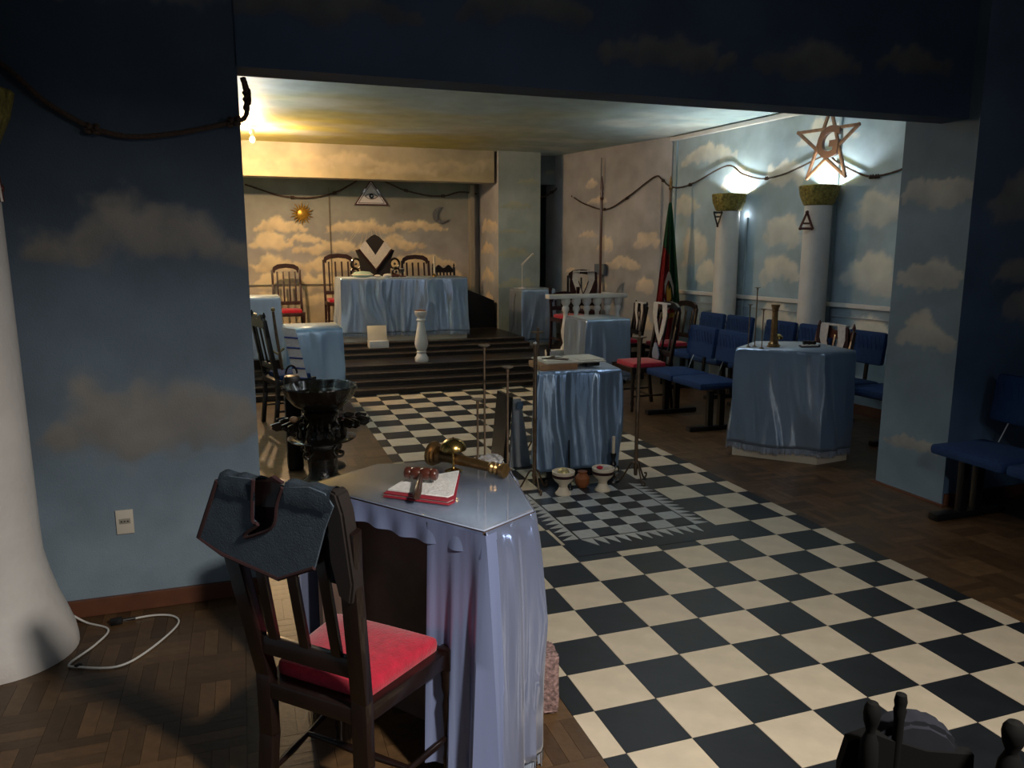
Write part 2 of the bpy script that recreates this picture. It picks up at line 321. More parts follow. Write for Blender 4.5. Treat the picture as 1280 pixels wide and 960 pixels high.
painted_box('wall_niche',3.61,4.7,10.4,10.5,0,CZ,lambda f,u,v:paint(u,v,[],lambda z:(.10,.12,.13)),res=.15)
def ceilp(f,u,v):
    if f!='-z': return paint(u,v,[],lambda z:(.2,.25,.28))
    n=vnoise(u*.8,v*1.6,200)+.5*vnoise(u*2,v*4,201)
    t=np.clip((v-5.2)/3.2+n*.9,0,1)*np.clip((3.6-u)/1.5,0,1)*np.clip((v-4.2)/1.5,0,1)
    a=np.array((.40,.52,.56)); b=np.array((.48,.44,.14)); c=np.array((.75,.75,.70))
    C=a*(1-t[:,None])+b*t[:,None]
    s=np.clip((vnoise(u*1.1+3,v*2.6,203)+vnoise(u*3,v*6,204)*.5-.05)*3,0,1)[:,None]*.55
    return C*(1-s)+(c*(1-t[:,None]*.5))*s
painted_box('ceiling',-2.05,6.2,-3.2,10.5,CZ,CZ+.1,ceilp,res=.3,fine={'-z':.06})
# trims of the right wall
def tobj(name,bm,m,parent=None): return obj(name,bm,m,parent,smooth=False)
bm=new(); box(bm,(-.018,1.05,1.075),(.036,5.0,.045),bev=.006)
o=tobj('trim_1',bm,WHITEP); o.location=W0; o.rotation_euler=(0,0,WA); o['kind']='structure'
bm=new(); box(bm,(-.008,1.05,.955),(.016,5.0,.008)); o=tobj('trim_2',bm,GREY); o.location=W0; o.rotation_euler=(0,0,WA); o['kind']='structure'
bm=new(); box(bm,(-.03,1.05,CZ-.04),(.06,5.0,.05),bev=.01); o=tobj('trim_3',bm,WHITEP); o.location=W0; o.rotation_euler=(0,0,WA); o['kind']='structure'
for k,(y,z0,z1) in enumerate([(.70,0,2.95),(2.02,0,2.0),(3.45,0,3.05)]):
    bm=new(); box(bm,(-.012,y,(z0+z1)/2),(.024,.03,z1-z0),bev=.004); o=tobj('trim_%d'%(4+k),bm,mat('pale_blue_trim_%d'%k,(.30,.38,.42),.6)); o.location=W0; o.rotation_euler=(0,0,WA); o['kind']='structure'
bm=new(); box(bm,(-.01,-.2,.05),(.02,3.0,.10),bev=.003); o=tobj('baseboard_right',bm,BASEB); o.location=W0; o.rotation_euler=(0,0,WA); o['kind']='structure'
bm=new(); box(bm,((-1.90-.84)/2,1.16,.04),(1.06,.02,.08),bev=.003); o=tobj('baseboard_left',bm,BASEB); o['kind']='structure'
bm=new(); box(bm,(-1.89,-1,.04),(.02,4.3,.08),bev=.003); o=tobj('baseboard_side',bm,BASEB); o['kind']='structure'
bm=new(); box(bm,(3.335,1.36,.006),(.03,.6,.012)); box(bm,(3.9,1.07,.04),(1.1,.02,.08)); o=tobj('baseboard_pillar',bm,BASEB); o['kind']='structure'
bm=new(); box(bm,(.48,10.09,1.42),(.012,.02,2.3)); o=tobj('trim_7',bm,mat('seam_strip',(.20,.17,.12),.7)); o['kind']='structure'
bm=new(); box(bm,(-.3,10.09,1.075),(1.55,.02,.02)); o=tobj('trim_8',bm,mat('seam_rail',(.22,.20,.16),.7)); o['kind']='structure'
bm=new(); box(bm,(2.77,10.03,1.5),(.07,.14,2.3)); o=tobj('trim_9',bm,mat('corner_strip',(.30,.28,.24),.7)); o['kind']='structure'
# ------------------------------------------------------------------ floor
bm=new(); box(bm,(2.0,3.3,-.06),(8.4,14.4,.096)); floor=obj('floor',bm,GROUT,smooth=False); floor['kind']='structure'
TX0,TX1=.165,2.345
def slab_mesh(name,x,y,th,m):
    bm=new(); box(bm,(x/2,y/2,-th/2),(x,y,th)); me=bpy.data.meshes.new(name); bm.to_mesh(me); bm.free(); me.materials.append(m); return me
meshes={}
cnt=0
for i in range(0,10):
    for j in range(-6,25):
        if 4<=i<=6 and 5<=j<=8: continue
        x0=max(i*.25,TX0); x1=min((i+1)*.25,TX1); y0=j*.25; y1=min((j+1)*.25,6.12)
        if y1-y0<.02: continue
        wht=(i+j)%2==0; key=(round(x1-x0,3),round(y1-y0,3),wht)
        if key not in meshes: meshes[key]=slab_mesh('tile',x1-x0-.0025,y1-y0-.0025,.011,TILEW if wht else TILEB)
        o=bpy.data.objects.new('tile',meshes[key]); COL.objects.link(o); o.parent=floor; o.location=(x0+.00125,y0+.00125,0); cnt+=1
SL=.22; SW=.055
cand=[]
def strips(xa,xb,ya,yb):
    nx=int(math.ceil((xb-xa)/SL)); ny=int(math.ceil((yb-ya)/SL))
    for a in range(nx):
        for b in range(ny):
            x=xa+a*SL; y=ya+b*SL
            for k in range(4):
                if (a+b)%2: cand.append((x+k*SW,y,SW,min(SL,1e9)))
                else: cand.append((x,y+k*SW,SL,SW))
nL=int(math.ceil((TX0+1.9)/SL)); strips(TX0-nL*SL,TX0-1e-6,-1.8,6.12); strips(TX1,TX1+SL*15,-1.8,6.9)
def score(c):
    p=project((c[0]+c[2]/2,c[1]+c[3]/2,0))
    if p[2]<.2 or not(-20<p[0]<1300 and p[1]<985): return 1e9
    return p[2]
cand=[c for c in cand if not (c[1]+c[3]>6.14 and c[0]<3.9)]
cand.sort(key=score)
pm={}
for c in cand[:300]:
    key=(c[2],c[3])
    if key not in pm: pm[key]=slab_mesh('parquet_strip',c[2]-.0012,c[3]-.0012,.010,PARQ)
    o=bpy.data.objects.new('parquet_strip',pm[key]); COL.objects.link(o); o.parent=floor; o.location=(c[0]+.0006,c[1]+.0006,-.001)
V=[];Fc=[]
for c in cand[300:]:
    x,y,a,b=c[0]+.0006,c[1]+.0006,c[2]-.0012,c[3]-.0012; n=len(V)
    V+=[(x,y,-.011),(x+a,y,-.011),(x+a,y+b,-.011),(x,y+b,-.011),(x,y,-.001),(x+a,y,-.001),(x+a,y+b,-.001),(x,y+b,-.001)]
    Fc+=[(n+4,n+5,n+6,n+7),(n,n+1,n+5,n+4),(n+1,n+2,n+6,n+5),(n+2,n+3,n+7,n+6),(n+3,n,n+4,n+7)]
me=bpy.data.meshes.new('parquet_field'); me.from_pydata(V,[],Fc); me.materials.append(PARQ); o=bpy.data.objects.new('parquet_field',me); COL.objects.link(o); o.parent=floor; o['kind']='stuff'
# platform (the raised east) with four shallow steps, three more to the dais
steps=bpy.data.objects.new('floor_platform',None); COL.objects.link(steps); steps['kind']='structure'
def step(x0,x1,y0,y1,z0,z1,nose=True):
    bm=new(); box(bm,((x0+x1)/2,(y0+y1)/2,(z0+z1)/2),(x1-x0,y1-y0,z1-z0)); s=obj('stair_step',bm,GRAN,steps,smooth=False)
    if nose:
        bm=new(); box(bm,((x0+x1)/2,y0-.002,z1-.006),(x1-x0,.028,.014),bev=.003); obj('nosing',bm,NOSE,s,smooth=False)
for k in range(4): step(-1.9,2.88,6.12+.2*k,6.12+.2*(k+1) if k<3 else 10.1,0,.0625*(k+1))
step(2.88,4.55,6.82,9.6,0,.25,False); step(2.88,3.9,6.62,6.82,0,.25,True)
for k,(y,z) in enumerate([(7.30,.305),(7.47,.36),(7.68,.41)]): step(.12,2.86,y,[7.47,7.68,10.05][k],.25,z)
# mosaic inlay set in the chequered floor
mos=thing('floor_mosaic','black and white toothed mosaic square with small checks set in the chequered floor','mosaic',(0,0,0))
bm=new(); box(bm,(1.26,1.66,.001),(.98,1.18,.002)); obj('border_base',bm,TILEB,mos,smooth=False)
mx0,my0,mc=.885,1.30,.124
mw=slab_mesh('mosaic_tile',mc-.002,mc-.002,.003,MWHITE); mb=slab_mesh('mosaic_tile',mc-.002,mc-.002,.003,TILEB)
for i in range(6):
    for j in range(7):
        o=bpy.data.objects.new('mosaic_tile',mw if (i+j)%2==0 else mb); COL.objects.link(o); o.parent=mos; o.location=(mx0+i*mc+.001,my0+j*mc+.001,.0045)
def tri(a,b,c):
    bm=new(); A=[bm.verts.new((*p,.002)) for p in (a,b,c)]; B=[bm.verts.new((*p,.0045)) for p in (a,b,c)]
    bm.faces.new(B); 
    for k in range(3): bm.faces.new((A[k],A[(k+1)%3],B[(k+1)%3],B[k]))
    obj('triangle_tile',bm,MWHITE,mos,smooth=False)
n=11; wd=6*mc/n
for k in range(n):
    x=mx0+k*wd; tri((x,my0-.015),(x+wd,my0-.015),(x+wd*.9,my0-.125))
n=13; wd=7*mc/n
for k in range(n):
    y=my0+k*wd; tri((mx0-.012,y),(mx0-.012,y+wd),(mx0-.105,y+wd*.1)); tri((mx0+6*mc+.012,y),(mx0+6*mc+.012,y+wd),(mx0+6*mc+.105,y+wd*.1))
# ------------------------------------------------------------------ cloth-covered tables
def skirt_bm(poly,zt,zb,amp,seed,skip=(),ex=.6,rows=26,top=True,flare=.0,lam=.13,sp=.011,cr=.02):
    rng=random.Random(seed); bm=new(); n=len(poly); P=[Vector((x,y,0)) for x,y in poly]
    ph=[rng.uniform(0,6.28) for _ in range(6)]
    lat=[[rng.random() for _ in range(128)] for _ in range(8)]
    def n2(x,y):
        x0=math.floor(x);y0=math.floor(y);fx=x-x0;fy=y-y0; fx=fx*fx*(3-2*fx);fy=fy*fy*(3-2*fy); g=lambda a,b:lat[b%8][a%128]
        return (g(x0,y0)*(1-fx)+g(x0+1,y0)*fx)*(1-fy)+(g(x0,y0+1)*(1-fx)+g(x0+1,y0+1)*fx)*fy
    def fold(s,t):
        sw=s+lam*.55*(n2(s*2.1+7,t*1.1+2)-.5)*t*2
        a=n2(sw/(lam*.42),t*.7); b=n2(sw/(lam*.17)+40,t*1.3+3); c=n2(sw/(lam*1.3)+80,t*.9+5)
        sh=max(0,(a-.28)/.72)**1.3; ridge=(1-abs(2*n2(sw/(lam*.6)+11,t*.8+1)-1))**4
        return amp*(t**ex)*(sh*1.7+.30*b+.5*c+.45*ridge)+flare*t
    runs=[];cur=[];S=0
    for k in range(n):
        if k in skip:
            if cur: runs.append(cur); cur=[]
            continue
        a=P[k];b=P[(k+1)%n];L=(b-a).length; d=(b-a)/L; nn=Vector((d.y,-d.x,0)); m=max(2,int(L/sp))
        pk=P[k-1]; prevn=None if (k-1)%n in skip else nn
        dprev=(a-P[(k-1)%n]).normalized(); np_=Vector((dprev.y,-dprev.x,0)); dn=(P[(k+2)%n]-b).normalized(); nx_=Vector((dn.y,-dn.x,0))
        for i in range(m+(1 if ((k+1)%n in skip) else 0)):
            q=i*L/m; nrm=nn.copy()
            if q<.05 and (k-1)%n not in skip: nrm=((nn*(.5+q*10)+np_*(.5-q*10))).normalized()
            if L-q<.05 and (k+1)%n not in skip: nrm=((nn*(.5+(L-q)*10)+nx_*(.5-(L-q)*10))).normalized()
            cur.append((a+d*q,nrm,S+q))
        S+=L
    closed=not skip
    if cur: runs.append(cur)
    if skip and len(runs)>1 and 0 not in skip and (n-1) not in skip: runs[0]=runs.pop()+runs[0]
    ends=[]
    for r in runs:
        R=[]
        for i in range(rows+1):
            t=i/rows; R.append([bm.verts.new((p+nm*(.004+fold(s,t))).to_tuple()[:2]+(zt-(zt-zb)*t+.006*math.sin(s*9+seed)*t,)) for p,nm,s in r])
        for A,B in zip(R,R[1:]):
            m=len(A)
            for k in range(m if closed else m-1): bm.faces.new((A[k],B[k],B[(k+1)%m],A[(k+1)%m]))
        ends.append([v.co.copy() for v in R[-1]])
    if top:
        bm.faces.new([bm.verts.new((p.x+.0,p.y,zt+.001)) for p in P])
    return bm,ends,closed
def draped(kind_label,cloth_label,poly,z0,zt,zb,amp,seed,m=SATIN,skip=(),fringe=True,group=None,cgroup=None,body=WOODD,inset=.03,plinth=None,name='draped_table',lam=.13,flare=0,foot=None):
    c=Vector((sum(p[0] for p in poly)/len(poly),sum(p[1] for p in poly)/len(poly),0))
    lp=[(p[0]-c.x,p[1]-c.y) for p in poly]
    ins=[tuple((Vector((*q,0))*(1-inset/max(.05,Vector((*q,0)).length))).to_2d()) for q in lp]
    t=thing(name,kind_label,'table',(c.x,c.y,z0),0,group)
    h=zt-z0
    def pr(bm,pg,za,zb_):
        A=[bm.verts.new((x,y,za)) for x,y in pg];B=[bm.verts.new((x,y,zb_)) for x,y in pg]
        bm.faces.new(A[::-1]);bm.faces.new(B)
        for k in range(len(pg)): bm.faces.new((A[k],A[(k+1)%len(pg)],B[(k+1)%len(pg)],B[k]))
    bm=new(); pr(bm,[tuple(Vector(q)*.995) for q in lp],h-.03,h-.002); obj('tabletop',bm,body,t,smooth=False)
    if foot is None:
        bm=new(); pr(bm,ins,.08 if plinth else 0,h-.03); obj('table_body',bm,body,t,smooth=False)
    else: foot(t,ins,h)
    if plinth:
        bm=new(); pr(bm,[tuple(Vector(q)*1.0) for q in lp],0,.08); obj('plinth',bm,plinth,t,smooth=False)
    bm,ends,closed=skirt_bm(lp,h,zb-z0,amp,seed,skip,lam=lam,flare=flare,ex=.32 if m is LILAC else .5)
    bm.faces.ensure_lookup_table(); bm.faces[-1].material_index=1
    cl=obj('tablecloth',bm,m); cl.data.materials.append(TOPM if m is not LILAC else LTOP); cl.location=(c.x,c.y,z0); tag(cl,cloth_label,'tablecloth',cgroup)
    sd=cl.modifiers.new('thickness','SOLIDIFY'); sd.thickness=.002; sd.offset=1
    if fringe:
        bm=new(); rng=random.Random(seed)
        for e in ends:
            L=len(e)
            for k in range(L if closed else L-1):
                a=e[k]; b=e[(k+1)%L]
                if (a-b).length>.1: continue
                for q in (0,.5):
                    p=a.lerp(b,q); d=(b-a).normalized()*.0028; l=.045+rng.uniform(-.012,.012); sx=rng.uniform(-.006,.006)
                    up=Vector((0,0,.012)); o2=Vector((-d.y,d.x,0))*.6
                    v=[bm.verts.new(p-d+up),bm.verts.new(p+d+up),bm.verts.new(p+d+Vector((sx,sx,-l))),bm.verts.new(p-d+Vector((sx,sx,-l)))]
                    bm.faces.new(v)
        obj('fringe',bm,FRINGE,cl,smooth=False,kind='stuff')
    return t,cl
# the near officer's table
TZ=.845
NP=[(-.25,-.545),(-.055,-.43),(.035,.17),(-.43,.245),(-.695,.06)]
def nfoot(t,ins,h):
    def panel(name,a,b,m=BODY):
        a=Vector((*a,0));b=Vector((*b,0));d=b-a; bm=new(); box(bm,((a+b)/2+Vector((0,0,(h-.03)/2))),(d.length,.018,h-.03),rz=math.atan2(d.y,d.x)); obj(name,bm,m,t,smooth=False)
    panel('side_panel',ins[0],ins[1]);panel('side_panel',ins[1],ins[2]);panel('back_panel',ins[2],ins[3]);panel('side_panel',ins[3],ins[4])
    m=Vector(ins[0]).lerp(Vector(ins[4]),.02)+Vector((.14,.11)); m2=Vector(ins[4])+Vector((.15,.10))
    panel('inner_panel',tuple(m),tuple(m2))
tn,cn=draped('dark brown corner-shaped officer table nearest the viewer, open towards its chair','shiny lavender blue satin cloth over the near table, fringed at floor level',NP,0,TZ,.05,.040,5,m=LILAC,skip=(4,),foot=nfoot,body=BODY,name='officer_table',lam=.115)
# short valance along the open side
a=Vector((*NP[4],0));b=Vector((*NP[0],0)); d=(b-a).normalized(); nn=Vector((d.y,-d.x,0)); L=(b-a).length
bm=new(); prev=None
for i in range(70):
    s=i/69*L; col=[]
    bz=TZ-.066-.003*math.sin(s*17)-.0015*math.sin(s*61)-.012*s
    for j in range(6):
        t=j/5; p=a+d*s+nn*(.006+.006*t*(1+math.sin(s*60))); col.append(bm.verts.new((p.x,p.y,TZ-(TZ-bz)*t)))
    if prev:
        for j in range(5): bm.faces.new((prev[j],prev[j+1],col[j+1],col[j]))
    prev=col
v=obj('valance',bm,LILAC2); v.parent=cn; v.matrix_parent_inverse=Matrix.Translation(cn.location).inverted()
# strip of hanging cloth at the right end of the open side
bm=new(); prev=None
c0_=Vector((*NP[0],0)); dch=(Vector((*NP[1],0))-c0_).normalized(); nch=Vector((dch.y,-dch.x,0))
for i in range(34):
    q=i/33*.255; col=[]
    for j in range(24):
        t=j/23; wv=math.sin(q*62+1+t*.8)+.4*math.sin(q*140+t*2)
        if q<.205: p=a+d*(L-.205+q)+nn*(.010+.014*t*(1+wv)+.035*t*max(0,(q-.15)/.055))
        else: p=c0_+dch*(q-.205)+nch*(.012+.050*t**.8+.006*t*wv)+nn*.012
        col.append(bm.verts.new((p.x,p.y,TZ-.006-(TZ-.06)*t)))
    if prev:
        for j in range(23): bm.faces.new((prev[j],prev[j+1],col[j+1],col[j]))
    prev=col
v=obj('cloth_end',bm,LILAC2); v.parent=cn; v.matrix_parent_inverse=Matrix.Translation(cn.location).inverted()
bm=new(); cg=Vector((-.28,-.1)); gp=[tuple(cg+(Vector(p)-cg)*.985) for p in NP]
A=[bm.verts.new((x,y,TZ+.004)) for x,y in gp];B=[bm.verts.new((x,y,TZ+.009)) for x,y in gp]; bm.faces.new(A[::-1]);bm.faces.new(B)
for k in range(5): bm.faces.new((A[k],A[(k+1)%5],B[(k+1)%5],B[k]))
tag(obj('glass_sheet',bm,GLASS,smooth=False),'clear glass sheet lying on the near officer table','glass')
GT=TZ+.009
# things on it
def lie(p,q,prof,m,name,n=20,parent=None,loc0=None):
    p=Vector(p);q=Vector(q);d=q-p; mt=d.to_track_quat('Z','Y').to_matrix().to_4x4(); bm=new(); lathe(bm,[(r,z*d.length) for r,z in prof],c=p,mtx=mt,n=n); return obj(name,bm,m,parent)
t=thing('ornamental_column','brass miniature column lying on its side at the back of the near table','ornament',(-.1,.02,GT))
o0=Vector((-.1,.02,GT)); p=Vector((-.24,.155,GT+.046))-o0; q=Vector((-.035,-.095,GT+.026))-o0
lie(p,p.lerp(q,.22),[(.042,0),(.046,.05),(.046,.2),(.038,.24),(.041,.35),(.031,.42),(.034,.55),(.024,.7),(.023,1)],BRONZE,'base',parent=t)
lie(p.lerp(q,.22),p.lerp(q,.80),[(.0215,0),(.019,.5),(.017,1)],BRONZE,'shaft',parent=t)
lie(p.lerp(q,.80),q,[(.017,0),(.022,.1),(.022,.2),(.016,.3),(.022,.45),(.016,.55),(.023,.7),(.026,.8),(.026,1)],mat('bright_bronze',(.38,.24,.10),.3,.9,.2,30),'capital',parent=t)
t=thing('table_bell','brass mushroom-shaped call bell on a thin stem on the near table','bell',(-.185,.045,GT))
bm=new(); lathe(bm,[(.030,0),(.032,.004),(.018,.010),(.006,.014),(.0035,.02),(.0035,.088)]); obj('stem',bm,BRASS,t)
bm=new(); pr=[(.0475*math.sin(a),.083+.040*math.cos(a)) for a in [PI/2*k/8 for k in range(9)]][::-1]; lathe(bm,[(.045,.080)]+pr+[(.004,.126),(.0,.128)],n=32); obj('bell_dome',bm,BRASS,t)
t=thing('folded_napkin','folded white linen cloth with red edges under the gavel on the near table','napkin',(-.33,-.13,GT))
def slab(pts,z,th,m,name,par,wob=.0):
    bm=new(); A=[bm.verts.new((x,y,z)) for x,y in pts];B=[bm.verts.new((x,y,z+th+wob*math.sin(x*50))) for x,y in pts]; bm.faces.new(A[::-1]);bm.faces.new(B)
    for k in range(len(pts)): bm.faces.new((A[k],A[(k+1)%len(pts)],B[(k+1)%len(pts)],B[k]))
    bmesh.ops.bevel(bm,geom=[e for e in bm.edges],offset=.0015,segments=1,affect='EDGES'); return obj(name,bm,m,par)
q0=[(-.145,-.035),(.035,-.185),(.06,-.165),(.155,.12),(-.075,.06)]
NRED=mat('red_linen_border',(.28,.012,.03),.8)
slab(q0,0,.005,NRED,'red_border',t); slab([(x*.97,y*.97+.006) for x,y in q0],.005,.005,WHITEF,'linen_fold',t)
slab([(x*.98,y*.98+.003) for x,y in q0],.010,.004,NRED,'red_border',t); slab([(x*.93+.008,y*.9+.014) for x,y in q0],.014,.005,mat('white_linen',(.72,.72,.72),.8,0,.08,30,.5,80),'linen_fold',t)
t=thing('gavel','red-brown turned wooden gavel resting on the folded white napkin','gavel',(-.335,-.13,GT+.019))
p=Vector((-.05,.045,.033));q=Vector((.045,-.015,.033))
lie(p,q,[(.015,0),(.020,.04),(.021,.14),(.017,.2),(.0215,.3),(.0215,.42),(.017,.5),(.0215,.58),(.0215,.7),(.017,.8),(.021,.86),(.020,.96),(.016,1)],WOODB,'gavel_head',parent=t)
lie(p.lerp(q,.5),Vector((-.055,-.155,.008)),[(.008,0),(.009,.3),(.013,.7),(.012,.95),(.008,1)],mat('dark_handle_wood',(.06,.03,.02),.35,0,.3,20),'gavel_handle',parent=t)
def rodset(label,base,tops,z,scale=1,film=False):
    t=thing('candle_holder',label,'candle holder',(*base,z))
    for x,y,h in tops:
        bm=new(); lathe(bm,[(.018,0),(.018,.004),(.006,.010),(.0042,.016),(.0042,h-.012),(.006,h-.010),(.006,h)],c=(x-base[0],y-base[1],0),n=12); r=obj('rod',bm,IRON,t)
        bm=new(); lathe(bm,[(.004,h),(.012,h+.002),(.021,h+.006),(.022,h+.009),(.005,h+.008)],c=(x-base[0],y-base[1],0),n=20); obj('cup',bm,mat('tarnished_cup',(.20,.17,.13),.5,.6),r)
    return t
rt=rodset('three thin upright metal candle rods with flat cups on the near table',(-.02,.13),[(-.055,.175,.225),(-.035,.15,.43),(.005,.0,.37)],GT)
# crumpled clear film round the feet of the rods
bm=new(); rng=random.Random(4)
bmesh.ops.create_icosphere(bm,subdivisions=3,radius=1,matrix=Matrix.Translation((-.02,.12,.008))@Matrix.Diagonal((.045,.05,.016,1)))
for v_ in bm.verts: v_.co+=Vector((rng.uniform(-1,1),rng.uniform(-1,1),rng.uniform(-.3,1)))*.006
for v_ in bm.verts: v_.co.z=max(v_.co.z,.001)
o=obj('plastic_film',bm,mat('clear_crumpled_film',(.7,.7,.72),.15,0,alpha=.35)); o.location=(0,0,GT); tag(o,'crumpled clear plastic film around the feet of the rods on the near table','plastic film')
# rough stone
bm=new(); box(bm,(0,0,.115),(.11,.11,.23),bev=.020)
bmesh.ops.subdivide_edges(bm,edges=bm.edges[:],cuts=3,use_grid_fill=True); rng=random.Random(2)
for v_ in bm.verts: v_.co+=Vector((rng.uniform(-1,1),rng.uniform(-1,1),rng.uniform(-1,1) if v_.co.z>.02 else 0))*.0025
o=obj('stone_block',bm,PINK); o.location=(.078,-.165,.0); o.rotation_euler=(0,0,-.15); tag(o,'rough pinkish grey stone block standing on the floor beside the near table','stone')
# ------------------------------------------------------------------ chairs
def chair(name,label,loc,rz,wd=.40,D=.36,top=1.08,seat=.47,slats=3,style='arch',seatm=RED,wood=WOODD,group=None,rail=True,pt=.034,sw=.026,bh=None):
    t=thing(name,label,'chair',loc,rz,group); h=wd/2; bh=bh or h
    def tap(bm):
        for v_ in bm.verts: v_.co.x*=1-(1-bh/h)*max(0,min(1,(D/2-v_.co.y)/D))
    yb=lambda z: -D/2-.10*max(0,(z-seat))/.6
    for s in (-1,1):
        bm=new(); pts=[(s*bh,-D/2-.035,0),(s*bh,-D/2,seat*.6),(s*bh,-D/2,seat),(s*(bh*.35+h*.65),yb(.85),.85),(s*(h),yb(top-.10),top-.10)]
        for a_,b_ in zip(pts,pts[1:]):
            a_=Vector(a_);b_=Vector(b_); m=(a_+b_)/2; ang=math.atan2(b_.y-a_.y,b_.z-a_.z); box(bm,m,(pt,.034,(b_-a_).length+.012),rx=-ang,ry=math.atan2(b_.x-a_.x,b_.z-a_.z),bev=.004)
        obj('rear_post',bm,wood,t)
        bm=new(); x=s*h; y=D/2; lathe(bm,[(.012,0),(.016,.02),(.013,.05),(.019,.09),(.014,.12),(.016,.2),(.019,.27),(.014,.30),(.021,.33),(.021,seat-.07)],c=(x,y,0),n=12); box(bm,(x,y,seat-.045),(.042,.042,.07),bev=.004); obj('front_leg',bm,wood,t)
    bm=new(); box(bm,(0,0,seat-.045),(wd+.03,D+.03,.05),bev=.006); tap(bm); obj('seat_frame',bm,wood,t)
    bm=new(); box(bm,(0,.008,seat-.003),(wd-.035,D-.045,.05),bev=.018)
    bmesh.ops.subdivide_edges(bm,edges=[e for e in bm.edges if e.calc_length()>.15],cuts=4,use_grid_fill=True)
    for v_ in bm.verts:
        if v_.co.z>seat: v_.co.z+=.014*(1-(v_.co.x/h)**2)*(1-(v_.co.y/(D/2))**2)
    tap(bm); obj('seat',bm,seatm,t)
    if style=='arch':
        bm=new(); arc=[(-h,top-.10),(-h*.92,top-.05),(-h*.6,top-.012),(0,top),(h*.6,top-.012),(h*.92,top-.05),(h,top-.10)]
        lo=[(x*.99,z-.05-(.015 if abs(x)<h*.7 else 0)) for x,z in arc][::-1]; lo=[(x*.84,z) for x,z in lo]
        prism(bm,arc+lo,.03,Matrix.Translation((0,yb(top-.05)-.015,0))@Matrix.Rotation(0,4,'X')); obj('crest_rail',bm,wood,t)
    elif style=='finial':
        bm=new(); N=16; up=[(-h+2*h*k/N,top-.10+.03*math.sin(k/N*PI*4-PI/2)+.03*math.sin(k/N*PI)) for k in range(N+1)]; lo=[(x,top-.17) for x,z in up][::-1]
        prism(bm,up+lo,.025,Matrix.Translation((0,yb(top-.1)-.012,0))); obj('crest_rail',bm,wood,t)
        for s in (-1,1):
            bm=new(); lathe(bm,[(.016,0),(.02,.01),(.009,.025),(.016,.045),(.010,.065),(.004,.08),(0,.082)],c=(s*h,yb(top-.1),top-.105),n=14); obj('finial',bm,wood,t)
    z0=seat+.10; z1=top-.12
    if rail:
        bm=new(); box(bm,(0,yb(z0),z0),(bh*2+.01,.022,.055),bev=.004); obj('lower_rail',bm,wood,t)
    for k in range(slats):
        x=(k-(slats-1)/2)*bh*1.30/max(1,slats-1) if slats>1 else 0
        bm=new(); a_=Vector((x,yb(z0),z0));b_=Vector((x,yb(z1)+.0,z1)); m=(a_+b_)/2; ang=math.atan2(b_.y-a_.y,b_.z-a_.z); box(bm,m,(sw,.014,(b_-a_).length),rx=-ang,bev=.003); obj('back_slat',bm,wood,t)
    for s in (-1,1):
        bm=new(); lathe(bm,[(.008,0),(.012,.1),(.008,.18),(.012,.3),(.008,D)],c=(s*bh,-D/2,.16),mtx=Matrix.Rotation(-math.atan2(h-bh,D)*s,4,'Z')@Matrix.Rotation(-PI/2,4,'X'),n=10); obj('stretcher',bm,wood,t)
    bm=new(); lathe(bm,[(.008,0),(.013,(h+bh)/2),(.008,h+bh)],c=(-(h+bh)/2,0,.16),mtx=Matrix.Rotation(PI/2,4,'Y'),n=10); obj('stretcher',bm,wood,t)
    return t,yb
CO=(-.616,-.427,0); cz=-PI/4
nc,yb=chair('dining_chair','dark wooden chair with red velvet seat pulled up to the near table',CO,cz,wd=.42,D=.36,top=1.075,slats=3,pt=.050,sw=.032,bh=.165)
def local_obj(name,bm,m,loc,rz,label=None,cat=None,parent=None,group=None):
    o=obj(name,bm,m,parent); 
    if not parent: o.location=loc; o.rotation_euler=(0,0,rz)
    if label: tag(o,label,cat,group)
    return o
# slate-blue collar hung over the back of the near chair
SP=[(-.157,1.066),(-.118,1.083),(-.032,1.085),(-.040,1.059),(-.062,.972),(-.046,.962),(-.092,.930),(-.098,.916),(-.050,.935),(-.008,.956),(.015,.983),(.031,1.03),(.059,1.078),(.140,1.090),(.186,1.080),(.205,1.05),(.165,.98),(.115,.871),(-.011,.814),(-.197,.850),(-.272,.885)]
sh=Matrix.Identity(4); sh[1][2]=-.1/.6   # lean with the back
yo=-.18-.035+.1/.6*.46
def lean(bm): bmesh.ops.transform(bm,matrix=Matrix.Translation((0,yo,0))@sh,verts=bm.verts[:])
t=thing('collar_sash','slate blue ceremonial collar with maroon edging hung over the near chair back','sash',CO,cz)
bm=new(); prism(bm,SP,.006); lean(bm); obj('collar_front',bm,SLATE,t,smooth=False)
bm=new(); tube(bm,[(x,-.001,z) for x,z in SP[17:]+SP[:1]],.006,6); lean(bm); obj('edging',bm,MAROON,t)
bm=new(); tube(bm,smooth_path([(x,-.001,z) for x,z in SP[2:13]],3),.005,6); lean(bm); obj('edging',bm,MAROON,t)
# bands going over the crest and down the inner side
def band(x0,x1,zt,zb,ym,m,name,par,fwd=.06,n=10,thk=.005,zf=None):
    bm=new(); prof=[(-.004,(zf or zt-.05)),(-.002,zt-.012),(.010,zt+.004),(.030,zt+.008),(fwd-.006,zt-.006),(fwd,zt-.03),(fwd+.006,zb)]
    rows=[]
    for y,z in prof: rows.append([bm.verts.new((x0+(x1-x0)*k/n,ym+y,z+.003*math.sin(k*1.3))) for k in range(n+1)])
    for A,B in zip(rows,rows[1:]):
        for k in range(n): bm.faces.new((A[k],B[k],B[k+1],A[k+1]))
    bmesh.ops.solidify(bm,geom=bm.faces[:],thickness=thk); return bm
bm=band(-.155,-.035,1.08,.84,0,MAROON,'',t); lean(bm); obj('collar_lining',bm,SLATE,t)
bm=band(.06,.20,1.085,.80,0,MAROON,'',t); lean(bm); obj('collar_lining',bm,SLATE,t)
